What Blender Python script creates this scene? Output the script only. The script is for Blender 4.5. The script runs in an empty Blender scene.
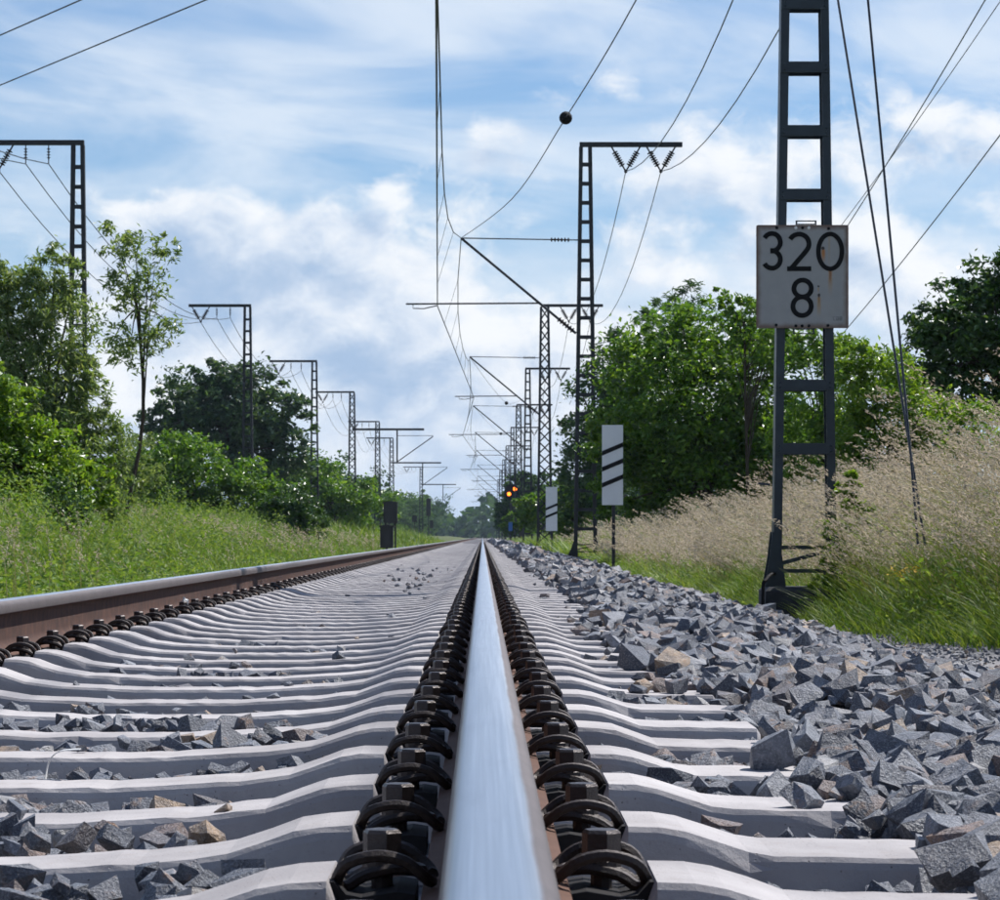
import bpy, bmesh, math, random
import numpy as np
from mathutils import Vector, Matrix

# ------------------------------------------------------------------ camera, sky, sun, exposure
scene = bpy.context.scene
col = scene.collection
R = math.radians
F = 3000.0            # focal length in photo pixels
VX, VY = 482.5, 537.0 # vanishing point of the track in the photo
CX, CZ = -0.0094, 0.195   # camera over the right rail (rail top is z = 0)

cam_d = bpy.data.cameras.new('camera')
cam = bpy.data.objects.new('camera', cam_d); col.objects.link(cam)
cam.location = (CX, 0, CZ); cam.rotation_euler = (R(90), 0, 0)
cam_d.sensor_width = 36; cam_d.lens = 36 * F / 1000
cam_d.shift_x = (500 - VX) / 1000; cam_d.shift_y = (VY - 450) / 1000
cam_d.clip_start = 0.05; cam_d.clip_end = 6000
cam_d.dof.use_dof = True; cam_d.dof.focus_distance = 6.5; cam_d.dof.aperture_fstop = 46
scene.camera = cam

SUN_AZ, SUN_EL = 50, 54     # azimuth from the track direction towards the right
world = bpy.data.worlds.new('World'); scene.world = world; world.use_nodes = True
world.cycles.sampling_method = 'MANUAL'; world.cycles.sample_map_resolution = 512
sun_d = bpy.data.lights.new('sun', 'SUN'); sun_d.energy = 5.0; sun_d.angle = R(0.5); sun_d.color = (1, .965, .925)
sun = bpy.data.objects.new('sun', sun_d); col.objects.link(sun)
sv = Vector((math.sin(R(SUN_AZ)) * math.cos(R(SUN_EL)), math.cos(R(SUN_AZ)) * math.cos(R(SUN_EL)), math.sin(R(SUN_EL))))
sun.rotation_euler = sv.to_track_quat('Z', 'Y').to_euler(); sun.location = (20, 20, 40)
scene.view_settings.view_transform = 'Standard'; scene.view_settings.look = 'None'
scene.view_settings.exposure = 0.36; scene.view_settings.gamma = 1.0
scene.cycles.max_bounces = 4; scene.cycles.diffuse_bounces = 2; scene.cycles.glossy_bounces = 2; scene.cycles.transmission_bounces = 2; scene.cycles.transparent_max_bounces = 6
scene.cycles.volume_bounces = 0; scene.cycles.use_adaptive_sampling = True; scene.cycles.adaptive_threshold = .025; scene.cycles.adaptive_min_samples = 16


class NT:
    """small node helper"""
    def __init__(s, tree):
        s.t = tree; s.t.nodes.clear()
    def n(s, typ, ins=None, **kw):
        nd = s.t.nodes.new(typ)
        for k, v in kw.items(): setattr(nd, k, v)
        for k, v in (ins or {}).items(): s.set(nd.inputs[k], v)
        return nd
    def set(s, sock, v):
        if hasattr(v, 'is_output'): s.t.links.new(v, sock)
        else: sock.default_value = v
    def m(s, op, a, b=None, c=None, clamp=False):
        nd = s.t.nodes.new('ShaderNodeMath'); nd.operation = op; nd.use_clamp = clamp
        for i, v in enumerate((a, b, c)):
            if v is not None: s.set(nd.inputs[i], v)
        return nd.outputs[0]
    def ss(s, v, a, b):
        nd = s.n('ShaderNodeMapRange', {'Value': v, 'From Min': a, 'From Max': b}, interpolation_type='SMOOTHSTEP')
        return nd.outputs[0]
    def mix(s, f, a, b, mode='MIX'):
        nd = s.t.nodes.new('ShaderNodeMix'); nd.data_type = 'RGBA'; nd.blend_type = mode
        s.set(nd.inputs[0], f); s.set(nd.inputs[6], a); s.set(nd.inputs[7], b)
        return nd.outputs[2]
    def ramp(s, f, stops, interp='LINEAR'):
        nd = s.t.nodes.new('ShaderNodeValToRGB'); s.set(nd.inputs[0], f)
        cr = nd.color_ramp; cr.interpolation = interp
        while len(cr.elements) < len(stops): cr.elements.new(0.5)
        for e, (p, c) in zip(cr.elements, stops):
            e.position = p; e.color = (*c, 1) if len(c) == 3 else c
        return nd.outputs[0]
    def noise(s, vec, scale, detail=4, rough=.55, dist=0.0):
        nd = s.n('ShaderNodeTexNoise', {'Scale': scale, 'Detail': detail, 'Roughness': rough, 'Distortion': dist})
        if vec is not None: s.set(nd.inputs['Vector'], vec)
        return nd.outputs['Fac']
    def vec(s, x, y, z):
        nd = s.n('ShaderNodeCombineXYZ'); s.set(nd.inputs[0], x); s.set(nd.inputs[1], y); s.set(nd.inputs[2], z)
        return nd.outputs[0]


# ---- sky: clear blue from the Sky Texture, cumulus banks low down and thin veils higher up
w = NT(world.node_tree)
sky = w.n('ShaderNodeTexSky', sky_type='NISHITA', sun_disc=False, sun_elevation=R(SUN_EL), sun_rotation=R(SUN_AZ),
          altitude=50, air_density=1.0, dust_density=0.3, ozone_density=2.0)
dirv = w.n('ShaderNodeTexCoord').outputs['Generated']
sep = w.n('ShaderNodeSeparateXYZ'); w.set(sep.inputs[0], dirv)
az = w.m('ARCTAN2', sep.outputs[0], sep.outputs[1])
el = w.m('ARCSINE', sep.outputs[2])
def cumulus(dv, du=0.0):
    v = w.m('ADD', w.m('MULTIPLY', el, 24.0), dv)
    p = w.vec(w.m('ADD', w.m('MULTIPLY', az, 17.0), du), v, 7.7)
    big = w.noise(p, .5, 2, .5, .3)
    mid = w.noise(p, 1.5, 2, .5, .2)
    fine = w.noise(p, 3.2, 5, .62, .3)
    return w.m('ADD', w.m('ADD', w.m('MULTIPLY', big, .62), w.m('MULTIPLY', mid, .42)), w.m('MULTIPLY', fine, .29))
d0 = cumulus(0.0)
d1 = cumulus(.22, .10)
bank = w.m('SUBTRACT', w.ss(el, .17, .06), .5)           # more cumulus near the horizon, all round
def lump(px, py, rx, ry):                                  # single heaps of cumulus
    a = w.m('DIVIDE', w.m('SUBTRACT', az, (px - VX) / F), rx / F)
    b = w.m('DIVIDE', w.m('SUBTRACT', el, (VY - py) / F), ry / F)
    r2 = w.m('ADD', w.m('MULTIPLY', a, a), w.m('MULTIPLY', b, b))
    return w.m('POWER', 2.718, w.m('MULTIPLY', r2, -1.0))
heaps = w.m('ADD', w.m('MULTIPLY', lump(500, 170, 60, 45), 1.15), w.m('ADD', lump(940, 150, 95, 70), w.m('MULTIPLY', lump(250, 265, 150, 60), .9)))
heaps = w.m('SUBTRACT', heaps, w.m('ADD', w.m('MULTIPLY', lump(255, 165, 120, 38), 1.0), w.m('MULTIPLY', lump(640, 110, 80, 60), .35)))
bias = w.m('ADD', w.m('MULTIPLY', bank, .26), w.m('MULTIPLY', heaps, .16))
dens = w.m('ADD', d0, bias)
mask = w.ss(dens, .665, .80)
lit = w.m('SUBTRACT', d0, d1)
shade = w.ss(w.m('ADD', w.m('MULTIPLY', lit, -1.0), w.m('MULTIPLY', w.m('SUBTRACT', dens, .80), .60)), -.09, .17)
ccol = w.ramp(shade, [(0, (10.4, 10.7, 11.1)), (.4, (8.0, 8.9, 10.2)), (1, (4.3, 5.9, 8.3))])
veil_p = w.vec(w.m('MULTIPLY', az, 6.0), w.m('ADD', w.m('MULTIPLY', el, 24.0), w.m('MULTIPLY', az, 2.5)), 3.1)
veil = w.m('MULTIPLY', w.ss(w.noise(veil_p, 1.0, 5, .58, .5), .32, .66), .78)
blue = w.mix(w.m('MULTIPLY', w.ss(el, .14, .02), .85), w.mix(1.0, sky.outputs[0], (.80, .98, 1.20, 1), 'MULTIPLY'), (4.9, 6.7, 9.5, 1))
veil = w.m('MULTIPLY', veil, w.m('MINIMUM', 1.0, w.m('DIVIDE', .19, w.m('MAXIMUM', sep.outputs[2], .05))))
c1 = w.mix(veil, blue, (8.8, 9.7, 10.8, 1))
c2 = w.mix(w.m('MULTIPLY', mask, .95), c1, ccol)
low = w.ss(el, .055, .0)
c3 = w.mix(w.m('MULTIPLY', low, .6), c2, (5.8, 7.3, 9.4, 1))
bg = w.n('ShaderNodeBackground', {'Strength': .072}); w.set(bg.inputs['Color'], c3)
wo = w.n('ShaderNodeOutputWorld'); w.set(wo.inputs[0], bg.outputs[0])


# ------------------------------------------------------------------ helpers
def P(px, py, d):
    return Vector((CX + (px - VX) * d / F, d, CZ + (VY - py) * d / F))

def new_mat(name):
    m = bpy.data.materials.new(name); m.use_nodes = True
    return m, NT(m.node_tree)

def finish(t, bsdf, disp=None):
    o = t.n('ShaderNodeOutputMaterial'); t.set(o.inputs[0], bsdf)

def simple(name, colr, rough=.6, metal=0.0, var=.25, scale=8.0, spec=.5, bump=0.0, bscale=60.0, emit=None):
    m, t = new_mat(name)
    tc = t.n('ShaderNodeTexCoord').outputs['Object']
    n = t.noise(tc, scale, 5, .6)
    c = t.mix(n, tuple(x * (1 - var) for x in colr) + (1,), tuple(min(1, x * (1 + var)) for x in colr) + (1,))
    b = t.n('ShaderNodeBsdfPrincipled', {'Base Color': c, 'Roughness': rough, 'Metallic': metal, 'Specular IOR Level': spec})
    if bump:
        bp = t.n('ShaderNodeBump', {'Strength': bump, 'Distance': .01, 'Height': t.noise(tc, bscale, 4, .6)})
        t.set(b.inputs['Normal'], bp.outputs[0])
    if emit:
        b.inputs['Emission Color'].default_value = (*emit[0], 1); b.inputs['Emission Strength'].default_value = emit[1]
    finish(t, b.outputs[0])
    return m

def mesh_np(name, V, faces=None, quads=None, tris=None):
    """numpy arrays -> mesh; quads (n,4) / tris (n,3)"""
    me = bpy.data.meshes.new(name)
    V = np.asarray(V, dtype=np.float32)
    me.vertices.add(len(V)); me.vertices.foreach_set('co', V.ravel())
    parts = []
    if quads is not None and len(quads): parts.append((np.asarray(quads, dtype=np.int32), 4))
    if tris is not None and len(tris): parts.append((np.asarray(tris, dtype=np.int32), 3))
    nl = sum(a.size for a, _ in parts); nf = sum(len(a) for a, _ in parts)
    me.loops.add(nl); me.polygons.add(nf)
    me.loops.foreach_set('vertex_index', np.concatenate([a.ravel() for a, _ in parts]))
    starts = []; off = 0
    for a, k in parts:
        starts.append(off + np.arange(len(a)) * k); off += a.size
    me.polygons.foreach_set('loop_start', np.concatenate(starts).astype(np.int32))
    me.update(calc_edges=True); me.validate()
    me.polygons.foreach_set('use_smooth', [False] * len(me.polygons))
    return me

class MB:
    """collects boxes, tubes and prisms for ONE mesh object"""
    def __init__(s): s.v = []; s.f = []
    def add(s, vs, fs):
        o = len(s.v); s.v += [tuple(v) for v in vs]; s.f += [tuple(i + o for i in f) for f in fs]
        return s
    def box(s, x0, x1, y0, y1, z0, z1):
        return s.add([(x, y, z) for z in (z0, z1) for y in (y0, y1) for x in (x0, x1)],
                     [(0, 2, 3, 1), (4, 5, 7, 6), (0, 1, 5, 4), (2, 6, 7, 3), (0, 4, 6, 2), (1, 3, 7, 5)])
    def bar(s, a, b, wx, wy=None):
        """rectangular bar between two points"""
        a = Vector(a); b = Vector(b); wy = wy or wx
        d = (b - a).normalized(); up = Vector((0, 1, 0)) if abs(d.y) < .9 else Vector((0, 0, 1))
        u = d.cross(up).normalized() * wx / 2; v = d.cross(u).normalized() * wy / 2
        vs = [a - u - v, a + u - v, a + u + v, a - u + v, b - u - v, b + u - v, b + u + v, b - u + v]
        return s.add(vs, [(0, 1, 2, 3), (4, 7, 6, 5), (0, 4, 5, 1), (1, 5, 6, 2), (2, 6, 7, 3), (3, 7, 4, 0)])
    def tube(s, pts, r, seg=6, cap=True):
        pts = [Vector(p) for p in pts]; n = len(pts)
        rs = r if isinstance(r, (list, tuple)) else [r] * n
        vs = []; fs = []
        t = (pts[1] - pts[0]).normalized()
        u = t.orthogonal().normalized()
        for i, p in enumerate(pts):
            t = (pts[min(i + 1, n - 1)] - pts[max(i - 1, 0)]).normalized()
            u = (u - t * u.dot(t)); u = u.normalized() if u.length > 1e-6 else t.orthogonal().normalized()
            v = t.cross(u)
            for k in range(seg):
                a = 2 * math.pi * k / seg
                vs.append(p + (u * math.cos(a) + v * math.sin(a)) * rs[i])
        for i in range(n - 1):
            for k in range(seg):
                k2 = (k + 1) % seg
                fs.append((i * seg + k, i * seg + k2, (i + 1) * seg + k2, (i + 1) * seg + k))
        if cap: fs.append(tuple(range(seg))[::-1]); fs.append(tuple((n - 1) * seg + k for k in range(seg)))
        return s.add(vs, fs)
    def lathe(s, prof, o=(0, 0, 0), axis=(0, 0, 1), seg=10):
        ax = Vector(axis).normalized(); u = ax.orthogonal().normalized(); v = ax.cross(u); o = Vector(o)
        vs = []; fs = []; n = len(prof)
        for r, h in prof:
            for k in range(seg):
                a = 2 * math.pi * k / seg
                vs.append(o + ax * h + (u * math.cos(a) + v * math.sin(a)) * r)
        for i in range(n - 1):
            for k in range(seg):
                k2 = (k + 1) % seg
                fs.append((i * seg + k, i * seg + k2, (i + 1) * seg + k2, (i + 1) * seg + k))
        fs.append(tuple(range(seg))[::-1]); fs.append(tuple((n - 1) * seg + k for k in range(seg)))
        return s.add(vs, fs)
    def loft(s, rings, cap=True):
        n = len(rings[0]); vs = [p for r in rings for p in r]; fs = []
        for i in range(len(rings) - 1):
            for k in range(n):
                k2 = (k + 1) % n
                fs.append((i * n + k, i * n + k2, (i + 1) * n + k2, (i + 1) * n + k))
        if cap: fs.append(tuple(range(n))[::-1]); fs.append(tuple((len(rings) - 1) * n + k for k in range(n)))
        return s.add(vs, fs)
    def mesh(s, name, smooth=False, mats=()):
        me = bpy.data.meshes.new(name); me.from_pydata(s.v, [], s.f)
        bm = bmesh.new(); bm.from_mesh(me); bmesh.ops.recalc_face_normals(bm, faces=bm.faces); bm.to_mesh(me); bm.free()
        if smooth:
            me.polygons.foreach_set('use_smooth', [True] * len(me.polygons))
            me.set_sharp_from_angle(angle=R(38))
        for m in mats: me.materials.append(m)
        return me
    def build(s, name, mat, parent=None, smooth=False):
        return obj(name, s.mesh(name, smooth, [mat]), parent)

def obj(name, me, parent=None):
    o = bpy.data.objects.new(name, me); col.objects.link(o); o.parent = parent
    return o

def tag(o, label=None, cat=None, group=None, kind=None):
    for k, v in (('label', label), ('category', cat), ('group', group), ('kind', kind)):
        if v: o[k] = v
    return o

def thing(name, label, cat, loc=(0, 0, 0), group=None):
    o = bpy.data.objects.new(name, None); col.objects.link(o); o.location = loc; o.empty_display_size = .2
    return tag(o, label, cat, group)

def copy_tree(o, parent=None):
    c = o.copy(); col.objects.link(c); c.parent = parent
    for ch in o.children: copy_tree(ch, c)
    return c

def catmull(pts, k=4):
    pts = [Vector(p) for p in pts]; out = []
    for i in range(len(pts) - 1):
        p0 = pts[max(i - 1, 0)]; p1 = pts[i]; p2 = pts[i + 1]; p3 = pts[min(i + 2, len(pts) - 1)]
        for j in range(k):
            t = j / k
            out.append(.5 * ((2 * p1) + (p2 - p0) * t + (2 * p0 - 5 * p1 + 4 * p2 - p3) * t * t + (3 * p1 - p0 - 3 * p2 + p3) * t ** 3))
    out.append(pts[-1])
    return out

# ------------------------------------------------------------------ materials
def mat_concrete():
    m, t = new_mat('sleeper_concrete')
    tc = t.n('ShaderNodeTexCoord').outputs['Object']
    rnd = t.n('ShaderNodeObjectInfo').outputs['Random']
    off = t.n('ShaderNodeVectorMath', operation='ADD'); t.set(off.inputs[0], tc)
    t.set(off.inputs[1], t.vec(t.m('MULTIPLY', rnd, 31), t.m('MULTIPLY', rnd, 17), 0))
    p = off.outputs[0]
    big = t.noise(p, 3.0, 5, .6); mid = t.noise(p, 22, 6, .65); fine = t.noise(p, 160, 4, .7)
    c = t.mix(t.ss(big, .3, .72), (.30, .285, .29, 1), (.45, .43, .43, 1))
    c = t.mix(t.m('MULTIPLY', t.ss(mid, .52, .74), .45), c, (.30, .26, .24, 1))
    c = t.mix(t.m('MULTIPLY', t.ss(fine, .58, .72), .35), c, (.20, .18, .17, 1))
    c = t.mix(t.m('MULTIPLY', t.m('SUBTRACT', rnd, .5), .22), c, (.30, .27, .25, 1))
    vor = t.n('ShaderNodeTexVoronoi', {'Scale': 90.0}); t.set(vor.inputs['Vector'], p)
    pit = t.ss(vor.outputs['Distance'], .0, .16)
    pitm = t.m('MULTIPLY', t.m('SUBTRACT', 1, pit), t.ss(mid, .42, .55))
    c = t.mix(t.m('MULTIPLY', pitm, .75), c, (.10, .09, .085, 1))
    h = t.m('SUBTRACT', t.m('ADD', t.m('MULTIPLY', mid, .5), t.m('MULTIPLY', fine, .25)), t.m('MULTIPLY', pitm, .6))
    bp = t.n('ShaderNodeBump', {'Strength': .55, 'Distance': .006, 'Height': h})
    b = t.n('ShaderNodeBsdfPrincipled', {'Base Color': c, 'Roughness': .85, 'Specular IOR Level': .25, 'Normal': bp.outputs[0]})
    finish(t, b.outputs[0]); return m

def mat_rail():
    m, t = new_mat('rail_steel')
    tc = t.n('ShaderNodeTexCoord').outputs['Object']
    s = t.n('ShaderNodeSeparateXYZ'); t.set(s.inputs[0], tc)
    X, Y, Z = s.outputs
    st = t.vec(t.m('MULTIPLY', X, 260), t.m('MULTIPLY', Y, 1.2), 0)
    streak = t.noise(st, 1.0, 5, .6)
    st2 = t.vec(t.m('MULTIPLY', X, 30), t.m('MULTIPLY', Y, 3.0), 0)
    blot = t.noise(st2, 1.0, 5, .6)
    wob = t.m('MULTIPLY', t.m('SUBTRACT', t.noise(t.vec(0, t.m('MULTIPLY', Y, 2.5), 0), 1.0, 3), .5), .006)
    xa = t.m('ADD', t.m('ADD', X, .002), wob)
    on_top = t.ss(Z, -.012, -.004)
    pol = t.m('MULTIPLY', t.m('MULTIPLY', t.ss(xa, -.0335, -.028), t.ss(xa, .0275, .0225)), on_top)
    # rust on web and foot
    rn = t.noise(tc, 14, 6, .65); rf = t.noise(tc, 120, 4, .6)
    rust = t.ramp(rn, [(.25, (.028, .014, .010)), (.5, (.060, .026, .017)), (.75, (.105, .048, .030))])
    foot = t.ss(Z, -.150, -.158)
    rust = t.mix(foot, rust, t.mix(rn, (.060, .028, .018, 1), (.14, .068, .042, 1)))
    rust = t.mix(t.m('MULTIPLY', t.ss(rf, .55, .75), .4), rust, (.14, .065, .035, 1))
    headside = t.m('MULTIPLY', t.ss(Z, -.044, -.036), t.m('SUBTRACT', 1, pol))
    rust = t.mix(headside, rust, t.mix(rn, (.085, .072, .072, 1), (.17, .145, .14, 1)))
    rb = t.n('ShaderNodeBump', {'Strength': .35, 'Distance': .003, 'Height': t.m('ADD', rn, t.m('MULTIPLY', rf, .4))})
    b1 = t.n('ShaderNodeBsdfPrincipled', {'Base Color': rust, 'Roughness': t.m('SUBTRACT', .82, t.m('MULTIPLY', headside, .25)),
                                          'Specular IOR Level': .35, 'Metallic': t.m('MULTIPLY', headside, .25), 'Normal': rb.outputs[0]})
    pc = t.mix(t.ss(streak, .3, .75), (.46, .51, .57, 1), (.62, .67, .73, 1))
    pc = t.mix(t.m('MULTIPLY', t.ss(blot, .5, .8), .45), pc, (.40, .44, .49, 1))
    edge = t.m('ABSOLUTE', t.m('ADD', X, .003))
    pc = t.mix(t.m('MULTIPLY', t.ss(edge, .014, .028), .35), pc, (.36, .35, .35, 1))
    pr = t.m('ADD', .24, t.m('ADD', t.m('MULTIPLY', streak, .10), t.m('MULTIPLY', blot, .10)))
    pb = t.n('ShaderNodeBump', {'Strength': .06, 'Distance': .001, 'Height': streak})
    b2 = t.n('ShaderNodeBsdfPrincipled', {'Base Color': pc, 'Metallic': 1.0, 'Roughness': pr, 'Normal': pb.outputs[0]})
    mx = t.n('ShaderNodeMixShader'); t.set(mx.inputs[0], pol); t.set(mx.inputs[1], b1.outputs[0]); t.set(mx.inputs[2], b2.outputs[0])
    finish(t, mx.outputs[0]); return m

def mat_stone():
    m, t = new_mat('ballast_stone')
    tc = t.n('ShaderNodeNewGeometry').outputs['Position']
    isl = t.n('ShaderNodeNewGeometry').outputs['Random Per Island']
    ob = t.n('ShaderNodeObjectInfo').outputs['Random']
    f = t.m('FRACT', t.m('ADD', t.m('MULTIPLY', isl, 7.13), t.m('MULTIPLY', ob, 3.7)))
    f2 = t.m('FRACT', t.m('MULTIPLY', f, 13.7))
    base = t.ramp(f, [(0, (.105, .12, .15)), (.18, (.20, .215, .25)), (.36, (.07, .08, .105)), (.50, (.28, .29, .315)), (.62, (.14, .148, .172)),
                      (.70, (.165, .14, .138)), (.77, (.22, .15, .12)), (.84, (.12, .128, .155)), (.885, (.42, .29, .18)), (.93, (.42, .40, .38)), (.965, (.17, .18, .21))], 'CONSTANT')
    p = t.n('ShaderNodeVectorMath', operation='ADD'); t.set(p.inputs[0], tc); t.set(p.inputs[1], t.vec(t.m('MULTIPLY', ob, 9), t.m('MULTIPLY', ob, 5), 0))
    n1 = t.noise(p.outputs[0], 38, 5, .65); n2 = t.noise(p.outputs[0], 260, 4, .65)
    c = t.mix(t.ss(n1, .35, .7), t.mix(.62, base, (.05, .055, .07, 1)), base)
    c = t.mix(t.m('MULTIPLY', t.ss(n2, .48, .66), .6), c, t.mix(.5, base, (.50, .51, .54, 1)))
    c = t.mix(t.m('MULTIPLY', t.m('MULTIPLY', t.ss(n1, .54, .68), t.ss(f2, .45, .7)), .7), c, (.26, .15, .085, 1))
    bp = t.n('ShaderNodeBump', {'Strength': 1.0, 'Distance': .010, 'Height': t.m('ADD', n1, t.m('MULTIPLY', n2, .45))})
    b = t.n('ShaderNodeBsdfPrincipled', {'Base Color': c, 'Roughness': t.m('ADD', .36, t.m('MULTIPLY', f2, .25)), 'Specular IOR Level': .55, 'Normal': bp.outputs[0]})
    finish(t, b.outputs[0]); return m

def mat_leaf(name, cols, trans=.35, rough=.34, spec=.55, tint=(1.5, 1.45, .55)):
    m, t = new_mat(name)
    g = t.n('ShaderNodeNewGeometry')
    isl = g.outputs['Random Per Island']
    tc = t.n('ShaderNodeTexCoord').outputs['Object']
    cl = t.noise(tc, .9, 3, .5)
    f = t.m('ADD', t.m('MULTIPLY', isl, .6), t.m('MULTIPLY', cl, .4))
    c = t.ramp(f, [(.1, cols[0]), (.45, cols[1]), (.8, cols[2])])
    b = t.n('ShaderNodeBsdfPrincipled', {'Base Color': c, 'Roughness': rough, 'Specular IOR Level': spec})
    tr = t.n('ShaderNodeBsdfTranslucent', {'Color': t.mix(1, c, (*tint, 1), 'MULTIPLY')})
    mx = t.n('ShaderNodeMixShader', {0: trans}); t.set(mx.inputs[1], b.outputs[0]); t.set(mx.inputs[2], tr.outputs[0])
    finish(t, mx.outputs[0]); return m

M = {}
M['concrete'] = mat_concrete(); M['rail'] = mat_rail(); M['stone'] = mat_stone()
M['clip'] = simple('spring_steel', (.030, .019, .015), .52, .25, .6, 60, .5, .3, 220)
M['bolt'] = simple('bolt_steel', (.050, .040, .038), .40, .45, .5, 70, .5, .2, 260)
M['guide'] = simple('guide_plate_plastic', (.016, .015, .016), .8, 0, .4, 50, .2)
M['mast'] = simple('mast_paint', (.016, .027, .037), .42, .2, .55, 7, .5, .25, 45)
M['mast_far'] = simple('mast_weathered', (.014, .016, .020), .6, .1, .4, 5)
M['found'] = simple('foundation_concrete', (.030, .033, .038), .8, 0, .5, 9, .4, .5, 40)
M['wire'] = simple('wire', (.035, .040, .048), .5, .4, .3, 3)
M['insul'] = simple('insulator_glaze', (.020, .013, .012), .55, 0, .3, 20, .25)
M['bark'] = simple('bark', (.060, .047, .036), .9, 0, .5, 18, .2, .8, 40)
M['bark_grey'] = simple('bark_grey', (.11, .10, .085), .9, 0, .5, 18, .2, .8, 40)
M['white'] = simple('white_board', (.70, .71, .73), .5, 0, .08, 6)
M['black'] = simple('black_paint', (.008, .008, .009), .75, 0, .2, 10, .2)
M['dark_box'] = simple('dark_box_paint', (.020, .019, .020), .5, 0, .4, 6)
M['amber'] = simple('amber_lamp', (.9, .25, .02), .4, 0, .05, 6, emit=((1, .18, .015), 3.5))
M['blue'] = simple('blue_sign', (.05, .16, .45), .5, 0, .2, 6)
M['plastic'] = simple('pale_plastic', (.72, .72, .70), .4, 0, .1, 6)
M['paper'] = simple('paper', (.62, .62, .60), .7, 0, .1, 40)
M['leaf_mid'] = mat_leaf('leaf_mid', [(.035, .100, .014), (.085, .185, .024), (.175, .280, .042)], .42)
M['leaf_bright'] = mat_leaf('leaf_bright', [(.060, .145, .016), (.130, .235, .028), (.23, .33, .050)], .45)
M['leaf_dark'] = mat_leaf('leaf_dark', [(.020, .058, .018), (.042, .098, .028), (.090, .160, .045)], .28)
M['leaf_willow'] = mat_leaf('leaf_willow', [(.060, .120, .040), (.135, .210, .075), (.27, .33, .165)], .45)
M['leaf_blue'] = mat_leaf('leaf_blue', [(.026, .066, .034), (.055, .110, .054), (.110, .175, .080)], .3)
M['leaf_far_a'] = mat_leaf('leaf_far_a', [(.026, .066, .034), (.055, .110, .054), (.100, .165, .070)], .3, .65, .12)
M['leaf_far_b'] = mat_leaf('leaf_far_b', [(.032, .085, .018), (.070, .150, .026), (.130, .215, .042)], .35, .65, .12)
M['leaf_far_c'] = mat_leaf('leaf_far_c', [(.018, .052, .020), (.036, .085, .030), (.075, .140, .045)], .28, .65, .12)
M['grass'] = mat_leaf('grass_green', [(.040, .100, .020), (.105, .190, .030), (.22, .27, .06)], .42, .5, .3)
M['grass_dry'] = mat_leaf('grass_dry', [(.34, .285, .21), (.50, .43, .335), (.66, .585, .485)], .38, .7, .2, (1.05, 1.0, .9))
M['stalk'] = mat_leaf('grass_stalk', [(.13, .15, .05), (.21, .20, .09), (.30, .26, .15)], .35, .6, .2, (1.2, 1.15, .7))
M['weed'] = mat_leaf('weed_leaf', [(.050, .125, .024), (.125, .215, .045), (.24, .31, .095)], .38, .6, .2)
M['flower'] = simple('yellow_petal', (.75, .50, .03), .6, 0, .2, 30)

def mat_ballast_bed():
    m, t = new_mat('ballast_bed_grit')
    tc = t.n('ShaderNodeTexCoord').outputs['Object']
    v = t.n('ShaderNodeTexVoronoi', {'Scale': 22.0}); t.set(v.inputs['Vector'], tc)
    sepc = t.n('ShaderNodeSeparateColor'); t.set(sepc.inputs[0], v.outputs['Color'])
    n = t.noise(tc, 90, 4)
    c = t.ramp(sepc.outputs[0], [(0, (.06, .065, .08)), (.4, (.12, .12, .135)), (.75, (.18, .175, .18)), (1, (.22, .16, .11))])
    c = t.mix(t.m('MULTIPLY', n, .5), c, (.05, .05, .06, 1))
    bp = t.n('ShaderNodeBump', {'Strength': 1.0, 'Distance': .03, 'Height': t.m('SUBTRACT', 1, v.outputs['Distance'])})
    b = t.n('ShaderNodeBsdfPrincipled', {'Base Color': c, 'Roughness': .8, 'Normal': bp.outputs[0]})
    finish(t, b.outputs[0]); return m

def mat_ground():
    m, t = new_mat('soil_and_fine_gravel')
    tc = t.n('ShaderNodeTexCoord').outputs['Object']
    s = t.n('ShaderNodeSeparateXYZ'); t.set(s.inputs[0], tc)
    v = t.n('ShaderNodeTexVoronoi', {'Scale': 75.0}); t.set(v.inputs['Vector'], tc)
    sepc = t.n('ShaderNodeSeparateColor'); t.set(sepc.inputs[0], v.outputs['Color'])
    n = t.noise(tc, 1.6, 5, .6); n2 = t.noise(tc, 30, 5, .6)
    grav = t.ramp(sepc.outputs[0], [(0, (.17, .17, .185)), (.5, (.27, .265, .275)), (1, (.36, .35, .345))])
    grav = t.mix(t.m('MULTIPLY', n2, .4), grav, (.20, .19, .19, 1))
    soil = t.mix(n2, (.055, .085, .025, 1), (.115, .125, .05, 1))
    ax = t.m('ADD', t.m('ABSOLUTE', s.outputs[0]), t.m('MULTIPLY', t.m('SUBTRACT', n, .5), .6))
    c = t.mix(t.ss(ax, 3.2, 3.5), grav, soil)
    bp = t.n('ShaderNodeBump', {'Strength': .8, 'Distance': .012, 'Height': t.m('SUBTRACT', n2, v.outputs['Distance'])})
    b = t.n('ShaderNodeBsdfPrincipled', {'Base Color': c, 'Roughness': .9, 'Specular IOR Level': .2, 'Normal': bp.outputs[0]})
    finish(t, b.outputs[0]); return m
M['bed'] = mat_ballast_bed(); M['ground'] = mat_ground()

# ------------------------------------------------------------------ ground and ballast bed
GX = [-1500, -60, -20, -10, -7, -4.6, -3.3, -2.9, -2.3, 2.15, 2.35, 2.9, 4.0, 8.0, 20, 60, 1500]
GZ = [.9, .9, .5, .35, .12, -.16, -.45, -.60, -.66, -.66, -.455, -.42, -.22, .22, .5, .9, .9]
def gz(x, y=None):
    return np.interp(x, GX, GZ)
BX = [-3.3, -2.9, -2.35, -2.06, .55, .95, 2.1, 2.42]
BZ = [-.62, -.53, -.30, -.225, -.225, -.225, -.455, -.60]
def bz(x):
    return np.interp(x, BX, BZ)

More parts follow.
